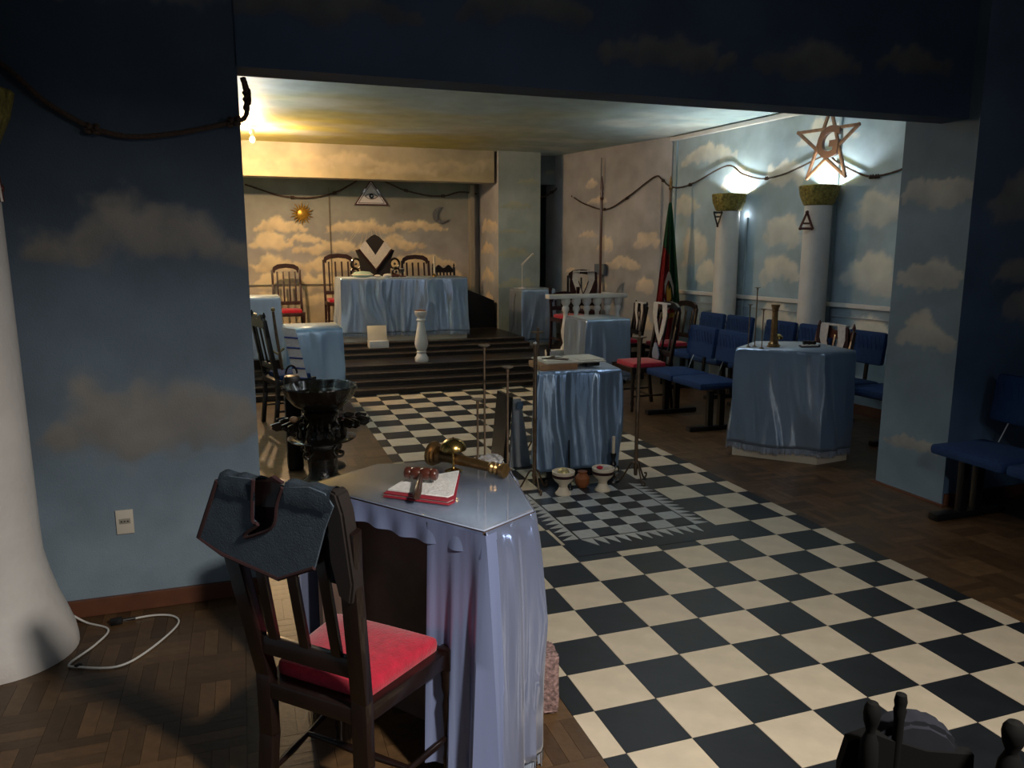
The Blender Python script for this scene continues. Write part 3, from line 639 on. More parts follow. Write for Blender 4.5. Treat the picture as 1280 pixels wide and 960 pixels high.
bm=new(); prism(bm,[(-.035,1.02),(-.03,1.075),(-.008,1.088),(.02,1.075),(.035,1.02),(.045,.98),(.02,.955),(-.05,.93),(-.06,.96)],.012,Matrix.Translation((0,.035,0))); lean(bm); obj('rolled_lining',bm,MAROON,t)
bm=new(); prism(bm,[(.175,1.075),(.195,1.090),(.215,1.082),(.225,1.03),(.222,.84),(.205,.78),(.17,.80),(.16,.9),(.17,.98)],.05,Matrix.Translation((0,.004,0))); lean(bm)
bmesh.ops.bevel(bm,geom=bm.edges[:],offset=.006,segments=2,affect='EDGES'); obj('rolled_lining',bm,MATB,t)
# ------------------------------------------------------------------ near left: column, outlet, cable, rope
def wcol(name,label,x,y,r=.145,bell=True,z0=0,capz=2.07,lit=False,rz=0,group=None,glow=None,br=.27,lampE=9,badge=None):
    t=thing(name,label,'column',(x,y,z0),rz,group)
    bm=new(); pf=[(br,0),(br,.03),(br*.97,.08),(br*.88,.16),(br*.78,.24),(r*1.12,.33),(r*1.02,.42),(r,.55),(r*.97,1.3),(r*.93,capz)] if bell else [(r,0),(r*.93,capz)]
    lathe(bm,pf,n=40); obj('shaft',bm,WHITEP,t)
    bm=new(); lathe(bm,[(r*.86,capz),(r*1.02,capz+.01),(r*1.28,capz+.10),(r*1.40,capz+.19),(r*1.34,capz+.20),(r*1.22,capz+.10),(r*.9,capz+.03),(.001,capz+.03)],n=40,rfun=lambda a,z:1+.02*math.sin(a*13+z*60)+.015*math.sin(a*29-z*90)); obj('capital',bm,GOLDLEAF,t)
    return t
wcol('wall_column','white plaster column with flared foot at the left edge beside the power outlet',-1.865,.90,r=.165,capz=2.02,br=.265)
t=thing('power_outlet','cream plastic power outlet plate on the dark blue left wall','outlet',(-1.425,1.17,.425))
bm=new(); box(bm,(0,-.005,0),(.072,.010,.112),bev=.003); obj('cover_plate',bm,PLAST,t)
bm=new(); box(bm,(0,-.010,.004),(.046,.006,.024),bev=.002); obj('socket_face',bm,mat('grey_socket',(.3,.28,.24),.5),t)
bm=new(); [box(bm,(x,-.0135,.004),(.006,.003,.005)) for x in (-.013,0,.013)]; obj('socket_holes',bm,BLACK,t,smooth=False)
bm=new(); tube(bm,smooth_path([(-1.66,1.09,.05),(-1.60,1.08,.006),(-1.50,.98,.006),(-1.53,.85,.006),(-1.60,.72,.006),(-1.57,.68,.006),(-1.42,.63,.006),(-1.32,.72,.006),(-1.22,.92,.006),(-1.24,1.02,.006),(-1.33,1.06,.006),(-1.45,1.04,.008)],8),.0045,8)
t=thing('power_cable','white extension cable looped on the floor by the left column','cable',(0,0,0)); obj('cord',bm,PLASTW,t)
bm=new(); box(bm,(-1.475,1.035,.014),(.05,.03,.026),bev=.006,rz=.2); tube(bm,[(-1.45,1.04,.012),(-1.40,1.05,.010)],.007); obj('plug',bm,BLACK,t)
bm=new(); ico(bm,(-1.565,.685,.010),.012,2,(1.3,1,.7)); obj('cord_tie',bm,BLACK,t)
def rope(label,runs,knots,r=.011,group=None):
    t=thing('knotted_rope',label,'rope',(0,0,0),0,group)
    for pts in runs:
        bm=new(); P=smooth_path(pts,7); tube(bm,P,[r*(1+.10*math.sin(i*2.1)) for i in range(len(P))],8); obj('rope_strand',bm,ROPE,t)
    for k in knots:
        bm=new(); c=Vector(k[:3]); d=Vector(k[3:]).normalized(); up=Vector((0,0,1)); s=d.cross(up).normalized()
        for q in (-1,1):
            P=[c+d*(q*r*1.4)+ (s*math.cos(a)*r*1.1+up*math.sin(a)*r*1.5)+d*math.sin(2*a)*r*.8 for a in [2*PI*i/12 for i in range(12)]]
            tube(bm,P,r*.8,6,closed=True)
        obj('knot',bm,ROPE,t)
rope('dark brown knotted rope swagged across the left wall near the ceiling',[[(-1.86,1.14,2.52),(-1.74,1.13,2.38),(-1.67,1.13,2.32),(-1.57,1.13,2.22),(-1.43,1.13,2.135),(-1.39,1.13,2.12),(-1.27,1.13,2.10),(-1.10,1.13,2.12),(-.95,1.13,2.155),(-.86,1.13,2.18),(-.815,1.14,2.20),(-.80,1.20,2.26),(-.80,1.22,2.34),(-.81,1.18,2.37)],[(-.815,1.17,2.37),(-.80,1.21,2.30),(-.81,1.16,2.24)]],[(-1.41,1.125,2.125,1,0,-.1),(-.86,1.125,2.18,1,0,.2),(-.80,1.20,2.30,0,.3,1)],.0105)
# emblem at the left frame edge
t=thing('wall_emblem','small brown emblem on the left column at the frame edge','emblem',(-1.70,.87,1.86))
bm=new(); tube(bm,[(0,-.02,.06),(.01,-.03,-.05)],.010); ico(bm,(0,-.02,.0),.022,2,(1,.6,1)); obj('emblem_body',bm,WOODB,t)
# ------------------------------------------------------------------ blurred chair near the camera
t=thing('finial_chair','black silhouetted chair back with round finials at the lower right corner, close to the viewer','chair',(.12,-1.79,0),.0)
bp=[(.03-.12,.08),(.185-.12,-.03)]
def fin(x,y,z0,z1,r=.011,m=None,name='rear_post'):
    bm=new(); lathe(bm,[(r*1.3,z0),(r*1.2,z1-.14),(r*1.5,z1-.10),(r*1.3,z1-.07),(r*.8,z1-.055),(r*.7,z1-.05),(r*1.15,z1-.035),(r*1.3,z1-.022),(r*1.2,z1-.011),(r*.8,z1-.003),(0,z1)],c=(x,y,0),n=18); return obj(name,bm,m or BLK2,t)
fin(-.093,.085,0,.952,.010); fin(.075,-.02,0,.948,.013)
bm=new(); lathe(bm,[(.008,.55),(.008,.91),(.010,.925),(.0085,.93),(.010,.94),(.008,.952),(0,.955)],c=(-.037,.085,0),n=16); obj('back_spindle',bm,BLK2,t)
bm=new(); prism(bm,[(-.11,.40),(-.13,.82),(-.12,.868),(-.085,.885),(-.06,.876),(0,.86),(.07,.86),(.09,.40)],.02,Matrix.Translation((0,.06,0))@Matrix.Rotation(-.45,4,'Z')); obj('back_panel',bm,BLK2,t)
bm=new(); box(bm,(0,-.16,.44),(.30,.34,.05),bev=.01,rz=-.45); obj('seat',bm,WOODD,t)
for x,y in ((-.13,-.26),(.08,-.36)): 
    bm=new(); box(bm,(x,y,.21),(.03,.03,.42),bev=.004); obj('front_leg',bm,WOODD,t)
bm=new(); prism(bm,[(-.045,.60),(-.055,.86),(-.03,.893),(0,.904),(.03,.903),(.06,.888),(.075,.87),(.085,.60)],.05,Matrix.Translation((-.02,.075,0))@Matrix.Rotation(-.45,4,'Z')); bmesh.ops.bevel(bm,geom=bm.edges[:],offset=.008,segments=2,affect='EDGES')
o=obj('collar_sash',bm,DGREY); o.location=(.12,-1.79,0); tag(o,'dark grey sash over the black chair at the lower right corner','sash')
# ------------------------------------------------------------------ centre: altar and what stands round it
ta,ca=draped('small dark square altar in the middle of the chequered floor','blue satin cloth gathered over the square altar in the middle of the room',[(1.06,2.43),(1.66,2.37),(1.72,2.80),(1.20,2.86)],0,.79,.07,.034,11,m=mat('mid_blue_satin',(.22,.33,.50),.29,.6,.15,3,.8,9,.7,stretch=(1,1,.3),aniso=.85),fringe=False,name='altar',lam=.15,flare=-.022,inset=.09)
t=thing('wooden_case','light wooden case with papers on its lid, on the square altar','case',(1.30,2.64,.792),-.02)
bm=new(); box(bm,(-.075,-.06,.022),(.28,.26,.044),bev=.002); obj('case_body',bm,WOODT,t)
bm=new(); box(bm,(.06,-.02,.049),(.46,.33,.009),bev=.002); obj('book_page',bm,PAPER,t)
for sx in (-.06,.2):
    bm=new(); box(bm,(sx,.0,.056),(.20,.27,.004),rz=.04,bev=.001); obj('book_page',bm,PAPER,t)
bm=new(); box(bm,(.20,-.10,.03),(.10,.12,.03),bev=.003); box(bm,(.22,.08,.02),(.08,.1,.038)); obj('case_foot',bm,BLACK,t)
t=thing('drawing_compass','grey metal compass and square lying on the open papers on the altar','compass',(1.23,2.63,.853))
for a in (-.25,.30):
    bm=new(); tube(bm,[(-.07,0,0),(-.07+.20*math.cos(a),.20*math.sin(a),0)],[.006,.002],6); obj('arm',bm,IRON,t)
bm=new(); box(bm,(.02,.05,0),(.18,.018,.005),rz=.9); box(bm,(.02,-.05,0),(.18,.018,.005),rz=-.7); obj('square_blade',bm,IRON,t)
t=thing('candle_stub','short dark turned candle stub at the back of the altar','candle',(1.30,2.86,.795)); bm=new(); lathe(bm,[(.03,0),(.03,.01),(.012,.02),(.012,.07),(.018,.08),(.018,.10)],n=14); obj('candle_cup',bm,WOODD,t)
def tripod(label,x,y,h,cup,scroll=0):
    t=thing('candle_stand',label,'candle stand',(x,y,0))
    bm=new(); lathe(bm,[(.012,.05),(.014,.09),(.020,.11),(.013,.14),(.0135,.5),(.0165,.51),(.0135,.52),(.0135,h-.02),(.017,h-.02),(.017,h),(.008,h)],n=14); obj('pole',bm,IRON,t)
    for k in range(3):
        a=2*PI*k/3+.5; c,s=math.cos(a),math.sin(a)
        P=smooth_path([(0,0,.13),(.03*c,.03*s,.14),(.07*c,.07*s,.07),(.105*c,.105*s,.012),(.135*c,.135*s,.012),(.14*c,.14*s,.035),(.12*c,.12*s,.04)],5)
        bm=new(); tube(bm,P,.0065,6); obj('foot',bm,IRON,t)
    if cup:
        bm=new(); lathe(bm,[(.01,h-.01),(.05,h-.002),(.052,h+.003),(.01,h+.003)],n=20); obj('drip_pan',bm,IRON,t)
        bm=new(); lathe(bm,[(.010,h),(.010,h+.03),(.004,h+.035),(.003,h+.16 if cup>1 else h+.04)],n=10); obj('candle_spike',bm,IRON,t)
    else:
        bm=new(); ico(bm,(0,0,h+.008),.013,2); obj('cap',bm,SILVER,t)
    return t
tripod('tall iron candle stand with plain round cap at the front left of the altar',.955,2.23,1.01,0)
tripod('tall iron candle stand with thin spike at the front right of the altar',1.71,2.19,1.04,2)
tripod('iron candle stand with flat drip pan behind the left rear corner of the altar',1.29,3.06,1.00,1)
# urns at the foot
def urn(label,x,y,extra):
    t=thing('pedestal_bowl',label,'bowl',(x,y,0))
    bm=new(); lathe(bm,[(.055,0),(.055,.012),(.040,.03),(.028,.055),(.033,.075),(.06,.10),(.075,.125)],n=28); obj('foot',bm,CREAMP,t)
    bm=new(); lathe(bm,[(.0755,.125),(.0765,.145)],n=28); obj('maroon_band',bm,MAROON,t)
    bm=new(); lathe(bm,[(.075,.145),(.078,.165),(.072,.168),(.066,.155),(.03,.15),(.001,.15)],n=28); obj('rim',bm,CREAMP,t)
    if extra=='dome':
        bm=new(); lathe(bm,[(.042,.152),(.036,.17),(.018,.186),(0,.19)],n=20); obj('inner_dome',bm,mat('pale_brass',(.45,.38,.18),.4,.5),t)
    else:
        bm=new(); box(bm,(.02,0,.172),(.05,.028,.008),rz=.2,bev=.002); obj('card',bm,WHITEP,t)
        bm=new(); ico(bm,(-.02,.01,.165),.024,2,(1,1,.5)); obj('red_contents',bm,RED,t)
urn('cream footed bowl with yellowish dome, left of the two before the altar',1.11,2.09,'dome')
urn('cream footed bowl holding a white card, right of the two before the altar',1.40,2.08,'card')
t=thing('black_rod','thin black rod leaning against the altar cloth from the left footed bowl','rod',(0,0,0))
bm=new(); tube(bm,[(1.19,2.16,.01),(1.24,2.30,.11),(1.27,2.37,.30)],[.011,.010,.004],8); obj('shaft',bm,BLACK,t); bm=new(); lathe(bm,[(.02,0),(.02,.01),(.008,.03)],c=(1.19,2.16,0),n=12); obj('foot',bm,BLACK,t)
t=thing('ceramic_pot','small orange-brown clay pot between the footed bowls','pot',(1.30,2.20,0)); bm=new(); lathe(bm,[(.03,0),(.05,.03),(.052,.07),(.03,.10),(.034,.115)],n=20); obj('pot_body',bm,mat('orange_clay',(.22,.07,.02),.6),t)
t=thing('white_candle','white candle in a black wrought holder right of the altar cloth','candle',(1.56,2.25,0))
bm=new(); lathe(bm,[(.05,0),(.045,.015),(.015,.03),(.012,.10),(.025,.13),(.012,.16),(.022,.20),(.022,.21)],n=16); obj('holder',bm,BLACK,t)
for s in (-1,1):
    bm=new(); tube(bm,smooth_path([(0,0,.08),(s*.035,0,.11),(s*.045,0,.07),(s*.025,0,.05)],5),.005,6); obj('scroll',bm,BLACK,t)
bm=new(); lathe(bm,[(.012,.21),(.012,.33),(.002,.335)],n=12); obj('candle_stick',bm,CREAMP,t)
# folding board
t=thing('easel_board','dark framed board with pale back leaning beside the altar','board',(1.02,2.86,0),.0)
bm=new(); prism(bm,[(-.075,.0),(.10,.0),(.06,.52),(.0,.52)],.02,Matrix.Translation((.03,-.04,0))@Matrix.Rotation(-.25,4,'X')); obj('board_panel',bm,mat('pale_board_back',(.26,.28,.30),.6),t,smooth=False)
bm=new(); prism(bm,[(-.055,.0),(-.025,.0),(.03,.54),(.002,.54)],.30,Matrix.Translation((-.04,-.02,0))); obj('board_face',bm,BLACK,t,smooth=False)
bm=new(); box(bm,(.055,.01,.47),(.05,.015,.06),rx=.2,bev=.003); obj('hinge_plate',bm,mat('blue_plate',(.10,.16,.24),.4),t)
# ------------------------------------------------------------------ black basin on an ornate stand
BX,BY=-.40,2.84
def wav(a,z): return 1+.035*math.sin(a*14)*(1 if z>.12 else 0)
t=thing('basin','shiny black crimped-rim basin holding water on the carved stand','basin',(BX,BY,.535))
bm=new(); lathe(bm,[(.09,0),(.13,.01),(.185,.05),(.225,.10),(.243,.15),(.25,.168),(.246,.178),(.235,.165),(.215,.11),(.15,.05),(.001,.035)],n=84,rfun=wav); obj('bowl',bm,BLKGL,t)
bm=new(); lathe(bm,[(.22,.118),(.001,.1185)],n=40); obj('water',bm,WATER,t)
t=thing('basin_stand','black carved pedestal with scrolled capital carrying the basin','stand',(BX,BY,0))
bm=new(); lathe(bm,[(.15,0),(.15,.04),(.12,.06),(.10,.09),(.105,.18),(.10,.22)],n=28,rfun=lambda a,z:1+.03*math.sin(a*12)*(z>.06)); obj('shaft',bm,BLKGL,t)
bm=new(); box(bm,(0,0,.30),(.25,.20,.05),bev=.015); lathe(bm,[(.10,.20),(.12,.24),(.14,.28)],n=28); obj('capital',bm,BLKGL,t)
for sx in (-1,1):
    for sy in (-1,1):
        bm=new(); P=[(sx*.115+ (.062-.0052*k)*math.cos(k*.55*sx+1.5),sy*.10,.255+(.062-.0052*k)*math.sin(k*.55*sx+1.5)) for k in range(11)]; tube(bm,P,[.014-.0008*k for k in range(11)],7); ico(bm,(sx*.115,sy*.10,.255),.016,1); obj('volute',bm,BLKGL,t)
bm=new(); lathe(bm,[(.17,.325),(.225,.335),(.235,.345),(.22,.352),(.12,.36)],n=40); obj('tray',bm,BLKGL,t)
bm=new(); lathe(bm,[(.10,.36),(.08,.40),(.10,.47),(.13,.52),(.11,.535)],n=28); obj('neck',bm,BLKGL,t)
for k in range(14):
    a=2*PI*k/14; bm=new(); c,s=math.cos(a),math.sin(a); lathe(bm,[(.016,.35),(.022,.38),(.013,.41),(.020,.44),(.012,.47)],c=(.155*c,.155*s,0),n=8); obj('carved_bead',bm,BLKGL,t)
rng=random.Random(7)
for k in range(22):
    a=2*PI*k/22+rng.uniform(-.08,.08); c,s=math.cos(a),math.sin(a); r=.23+.05*(k%2)+(.05 if abs(s)<.5 else 0)
    bm=new(); z=.455+rng.uniform(-.02,.02); prism(bm,[(0,-.025),(.05,-.035),(.085,-.01),(.07,.0),(.09,.02),(.05,.03),(.02,.04),(0,.025)],.014,Matrix.Translation((c*(r-.08),s*(r-.08),z))@Matrix.Rotation(a,4,'Z')@Matrix.Rotation(rng.uniform(-.4,.4),4,'X')); bmesh.ops.bevel(bm,geom=bm.edges[:],offset=.004,segments=1,affect='EDGES'); obj('carved_leaf',bm,BLKGL,t)
# small black masks / figures behind the basin
t=thing('goblet','small brown shell resting on the left of the carved stand','shell',(BX-.19,BY-.10,.485)); bm=new(); ico(bm,(0,0,.02),.028,2,(1,.7,.8)); obj('shell_body',bm,mat('tan_shell',(.32,.19,.11),.5),t)
# ------------------------------------------------------------------ benches (linked seats)
def bench(label,loc,rz,n,pitch=.51,front=.0,ends=(0,1),top=.89,seatz=.46,group=None,d=.44,wide=.49,rod=True):
    """origin: floor under the middle of the seats' front edge; +Y is the sitter's facing direction"""
    t=thing('linked_bench',label,'bench',loc,rz,group)
    L=n*pitch
    for k in range(n):
        x=(k-(n-1)/2)*pitch
        bm=new(); box(bm,(x,-d/2,seatz-.035),(wide,d,.065),bev=.028)
        bmesh.ops.subdivide_edges(bm,edges=[e for e in bm.edges if e.calc_length()>.15],cuts=4,use_grid_fill=True)
        for v_ in bm.verts:
            if v_.co.z>seatz-.02: v_.co.z+=.012*math.cos((v_.co.x-x)/wide*PI)*math.cos((v_.co.y+d/2)/d*PI)
        st=obj('seat',bm,BLUEF,t)
        bm=new(); N=12
        ys=-d-.05
        box(bm,(x,ys,top-.155),(wide-.03,.055,.30),bev=.025,rx=.13)
        b=obj('backrest',bm,BLUEF,t)
        for q in range(9):
            xx=x-(wide-.09)/2+q*(wide-.09)/8; bm=new(); tube(bm,[(xx,ys+.047,top-.04),(xx,ys+.012,top-.27)],.003,5); obj('seam',bm,BLUEF,b,smooth=False)
        bm=new(); box(bm,(x,ys-.03,(top-.15+seatz-.06)/2-.02),(.035,.02,top-.20-seatz+.10),rx=.08,bev=.003); obj('back_bracket',bm,BLACK,t)
        if rod:
            bm=new(); tube(bm,[(x+.12,ys+.07,seatz+.0),(x+.10,ys+.03,top-.30),(x+.075,ys+.01,top-.29)],.0045,6); obj('wire_support',bm,SILVER,t)
    bm=new(); box(bm,(0,-d/2-.02,seatz-.095),(L-.05,.07,.045),bev=.004); obj('beam',bm,BLACK,t)
    for s in (-1,1):
        x=s*(L/2-.12)
        for yy in (-d/2+.04,-d/2-.08):
            bm=new(); box(bm,(x,yy,(seatz-.11)/2+.02),(.045,.055,seatz-.13),bev=.004); obj('leg',bm,BLACK,t)
        bm=new(); box(bm,(x,-d/2-.02,.022),(.07,.56,.044),bev=.008); obj('foot',bm,BLACK,t)
    return t
G_='blue linked benches along the right side'
bench('navy blue two-seat bench facing the aisle left of the right-hand draped table',(2.93,3.80,0),PI/2,2,group=G_)
bench('navy blue two-seat bench in shadow at the right edge of the frame by the pillar',(3.10,.50,0),PI/2,2,group=G_,top=.88)
def wb(label,Y,n):
    p=wallpt(Y,.90); bench(label,(p.x,p.y,0),PI/2+WA,n,pitch=.485,wide=.46,group=G_,top=.90)
wb('navy blue two-seat bench against the right wall nearest the flag',5.12,2)
wb('navy blue two-seat bench against the right wall between the two white columns',4.0,2)
wb('navy blue two-seat bench against the right wall just left of the painted pillar',2.90,2)
# ------------------------------------------------------------------ right-hand draped table
RP=[(2.80,2.60),(3.24,2.13),(3.56,2.17),(3.64,2.74),(3.22,2.93)]
draped('pentagonal officer table in front of the right-hand benches with pale plinth','steel blue satin cloth with silver fringe over the right-hand table',RP,0,.87,.11,.032,21,plinth=CREAMP,name='officer_table',lam=.20,m=mat('steel_blue_satin',(.28,.37,.50),.28,.6,.12,3,.8,8,.7,stretch=(1,1,.3),aniso=.85))
rodset('three thin upright candle rods with flat cups on the right-hand table',(2.93,2.56),[(2.90,2.60,.33),(2.96,2.60,.46),(2.945,2.49,.30)],.873)
t=thing('ornamental_column','bronze fluted miniature column standing on the right-hand table','ornament',(3.10,2.55,.873))
bm=new(); lathe(bm,[(.050,0),(.050,.008),(.040,.014),(.042,.025),(.030,.04)],n=28); obj('base',bm,BRONZE,t)
bm=new(); lathe(bm,[(.026,.04),(.021,.28)],n=48,rfun=lambda a,z:1+.05*math.cos(a*12)); obj('shaft',bm,BRONZE,t)
bm=new(); lathe(bm,[(.022,.28),(.027,.29),(.024,.295),(.030,.315),(.034,.325),(.034,.335)],n=28); obj('capital',bm,BRONZE,t)
t=thing('table_bell','small brass call bell behind the miniature column on the right-hand table','bell',(3.18,2.60,.873))
bm=new(); lathe(bm,[(.025,0),(.02,.006),(.004,.012),(.004,.06)],n=14); obj('stem',bm,BRASS,t); bm=new(); lathe(bm,[(.038,.055),(.036,.075),(.02,.09),(0,.094)],n=24); obj('bell_dome',bm,BRASS,t)
t=thing('napkin','white napkin with dark edge lying on the right-hand table','napkin',(3.40,2.50,.873),.3)
slab([(-.14,-.03),(.0,-.10),(.12,-.03),(.10,.06),(-.06,.05)],0,.006,MAROON,'dark_border',t); slab([(-.12,-.02),(.0,-.085),(.11,-.02),(.09,.05),(-.05,.04)],.006,.005,WHITEF,'linen_fold',t)
t=thing('gavel','dark wooden gavel lying on the napkin on the right-hand table','gavel',(3.385,2.49,.886))
lie((-.05,.0,.018),(.045,-.035,.018),[(.014,0),(.017,.1),(.013,.3),(.017,.5),(.013,.7),(.017,.9),(.014,1)],WOODD,'gavel_head',parent=t); lie((0,-.02,.012),(.11,.05,.006),[(.006,0),(.008,1)],WOODD,'gavel_handle',parent=t)
# chairs of the room with white-and-maroon collars
def collar(label,loc,rz,w,top,y,drop,lean_=.0,maroon=True,tail=None):
    t=thing('collar_sash',label,'sash',loc,rz); h=w/2
    for s in (-1,1):
        bm=new(); pts=[(s*h*.92,top-.01),(s*h*.30,top+.012),(s*h*.42,top-drop*.35),(0,top-drop*.80),(0,top-drop*1.05),(s*h*.55,top-drop*.72),(s*h*.95,top-drop*.30)]
        prism(bm,pts,.006,Matrix.Translation((0,y,0))); obj('white_band',bm,WHITEF,t,smooth=False)
        bm=new(); tube(bm,[(s*h*.42,y-.002,top-drop*.35),(0,y-.002,top-drop*.80)],.007,6); obj('maroon_edge',bm,MAROON,t)
        if maroon:
            bm=new(); pts=[(s*h*.92,top-.01),(s*h*1.12,top-.02),(s*h*1.18,top-drop*.5),(s*h*1.1,top-drop*1.0),(s*h*.75,top-drop*1.05),(s*h*.6,top-drop*.7),(s*h*.95,top-drop*.3)]
            prism(bm,pts,.012,Matrix.Translation((0,y,0))); obj('maroon_side',bm,MAROON,t,smooth=False)
    bm=new(); box(bm,(0,y-.02,top-.005),(w*.9,.05,.016),bev=.006); obj('shoulder_band',bm,WHITEF,t)
    if tail: 
        bm=new(); prism(bm,[(-.01,top-drop),(.03,top-drop),(.075,tail+.04),(.06,tail),(-.055,tail),(-.07,tail+.04)],.012,Matrix.Translation((.04,y+.008,0))); obj('satin_tail',bm,SATIN,t)
    return t
# behind the right table, facing the aisle (-x)
RB=PI/2
chair('dining_chair','dark wooden chair with turned finials behind the right-hand draped table',(3.82,2.95,0),RB,wd=.42,D=.34,top=1.03,slats=3,style='finial',wood=WOODB)
collar('white and maroon collar on the finialed chair behind the right-hand table',(3.82,2.95,0),RB,.34,.985,-.215,.42)
c2,_=chair('dining_chair','dark chair with red seat beside the aisle bench, draped with a white collar',(3.02,4.55,0),RB,wd=.42,D=.42,top=1.10,slats=3,style='arch')
collar('white and maroon collar with blue satin tail on the aisle chair',(3.02,4.55,0),RB,.30,1.085,-.20,.42,tail=.50,maroon=False)
chair('dining_chair','red-seated dark chair farther back by the flag by the wall',(4.12,5.93,0),RB+.1,wd=.40,D=.42,top=1.0,slats=3)
chair('dining_chair','dark chair behind the draped table in front of the balustrade',(3.77,6.40,0),RB-.1,wd=.36,D=.30,top=1.0,slats=3,style='finial')
collar('white and maroon collar on the chair behind the table before the balustrade',(3.77,6.40,0),RB-.1,.30,.955,-.195,.36)
chair('dining_chair','dark red chair draped with a collar behind the balustrade rail',(3.86,7.95,.25),PI-.35,wd=.40,D=.38,top=1.08,slats=3,style='arch',seatm=MAROON)
collar('white and maroon collar with rosette on the chair behind the balustrade rail',(3.86,7.95,.25),-.35,.34,1.07,-.185-.01-.1+.26-.16,.42)
chair('dining_chair','low red-backed chair partly hidden behind the balusters',(3.38,7.25,.25),PI,wd=.42,D=.40,top=.80,slats=4,seatm=RED,wood=MAROON)
# ------------------------------------------------------------------ draped tables further back
draped('square officer table in front of the white balustrade','grey blue satin cloth over the table in front of the balustrade',[(3.0,5.87),(3.56,5.87),(3.56,6.50),(3.0,6.50)],0,.80,.10,.024,31,name='officer_table',lam=.19,m=SATIN)
draped('tall square officer table at the right end of the dais steps','silver blue satin cloth with pale fringe on the tall table by the dais steps',[(2.92,7.95),(3.42,7.95),(3.42,8.48),(2.92,8.48)],.25,1.06,.33,.022,33,name='officer_table',lam=.22,m=SATIN,plinth=CREAMP)
draped('square officer table at the foot of the steps behind the basin','bright blue satin cloth over the square table behind the basin',[(-.48,5.33),(.055,5.33),(.055,5.98),(-.48,5.98)],0,.85,.12,.022,35,name='officer_table',lam=.24,m=mat('bright_blue_satin',(.30,.44,.60),.30,.45,.10,3,.8,10,.6,stretch=(1,1,.3)),fringe=False)
draped('square officer table on the platform at the left, behind the sash chair','whitish blue satin cloth over the leftmost platform table',[(-1.1,6.80),(-.47,6.80),(-.47,7.4),(-1.1,7.4)],.25,1.08,.36,.014,37,name='officer_table',lam=.15,m=mat('pale_satin',(.38,.44,.56),.38,.3,.1,3,.25,10,.6,stretch=(1,1,.3)),fringe=False)
draped('long presiding table on the dais with pale plinth','long blue satin cloth with fringe on the presiding table at the back',[(.35,7.80),(2.05,7.80),(2.05,8.42),(.35,8.42)],.41,1.25,.52,.034,39,name='presiding_table',lam=.25,m=SATIN,plinth=CREAMP)
# balustrade
t=thing('balustrade','white stone balustrade of turned balusters on the right of the platform','balustrade',(3.34,6.78,.25))
bm=new(); box(bm,(.06,0,.775),(1.12,.14,.055),bev=.010); obj('handrail',bm,WHITEP,t)
bm=new(); box(bm,(0,0,.04),(1.0,.14,.08),bev=.006); obj('base_rail',bm,WHITEP,t)
BPROF=[(.060,.08),(.060,.11),(.042,.13),(.030,.17),(.050,.25),(.058,.32),(.040,.44),(.028,.54),(.030,.57),(.048,.60),(.046,.63),(.034,.65),(.060,.69),(.062,.75)]
for k in range(6):
    bm=new(); lathe(bm,BPROF,c=(-.24+k*.150,0,0),n=24); obj('baluster',bm,WHITEP,t)
bm=new(); box(bm,(.47,.22,.775),(.10,.34,.055),bev=.01); obj('handrail',bm,WHITEP,t)
# banner spear
t=thing('banner_spear','tall reddish brown spear standing upright behind the balustrade','spear',(3.74,7.10,.25))
bm=new(); lathe(bm,[(.016,0),(.016,2.02)],n=12); obj('shaft',bm,WOODB,t)
bm=new(); lathe(bm,[(.016,2.02),(.028,2.05),(.018,2.08),(.026,2.11),(.016,2.14),(.026,2.18),(.018,2.24),(.004,2.34)],n=14); obj('spear_head',bm,WOODB,t)
bm=new(); lathe(bm,[(.09,0),(.09,.03),(.02,.05)],n=20); obj('base',bm,WOODB,t)
# small electric box on the oblique wall
t=thing('wall_box','small grey-blue box on the oblique wall with a conduit above','box',(4.235,8.15,1.33),OA)
bm=new(); box(bm,(0,0,0),(.05,.22,.16),bev=.004); obj('box_body',bm,mat('grey_blue_box',(.12,.15,.19),.5),t)
bm=new(); box(bm,(0,.02,.85),(.012,.012,1.55)); obj('conduit',bm,mat('conduit_grey',(.15,.16,.18),.5),t,smooth=False)
# flag
t=thing('furled_flag','furled green and red flag with crest hanging on a pole by the right wall','flag',(4.40,6.45,0),-.50)
bm=new(); lathe(bm,[(.14,0),(.13,.03),(.03,.05),(.014,.06),(.014,2.38)],n=14); obj('pole',bm,mat('pole_brown',(.16,.09,.05),.4),t)
bm=new(); lathe(bm,[(.018,2.38),(.03,2.40),(.014,2.43),(.022,2.47),(.003,2.56)],n=12); obj('pole_finial',bm,BRONZE,t)
NS,NT=44,60
def fp(s,tt):
    hw=.018+.150*min(1,tt*1.25)**.9*(1-.10*max(0,tt-.85)/.15); z=2.22-(2.22-.42)*tt-.05*math.sin(s*PI)*tt
    x=(s-.45)*2*hw; y=-.02+.045*math.sin(s*19+tt*1.5)*min(1,tt*2.5)+.02*math.sin(s*41)*tt-.05*math.sin(s*PI)*tt
    return Vector((x,y,z))
regs={'g':[], 'r':[], 'y':[]}
for a_ in range(NS):
    for b_ in range(NT):
        s=(a_+.5)/NS;tt=(b_+.5)/NT
        if tt<.30+.1*s or (s>.52 and tt<.60+.5*(s-.5)): k='g'
        elif (s>.18 and tt>.76 and tt<.80): k='y'
        else: k='r'
        regs[k].append((a_,b_))
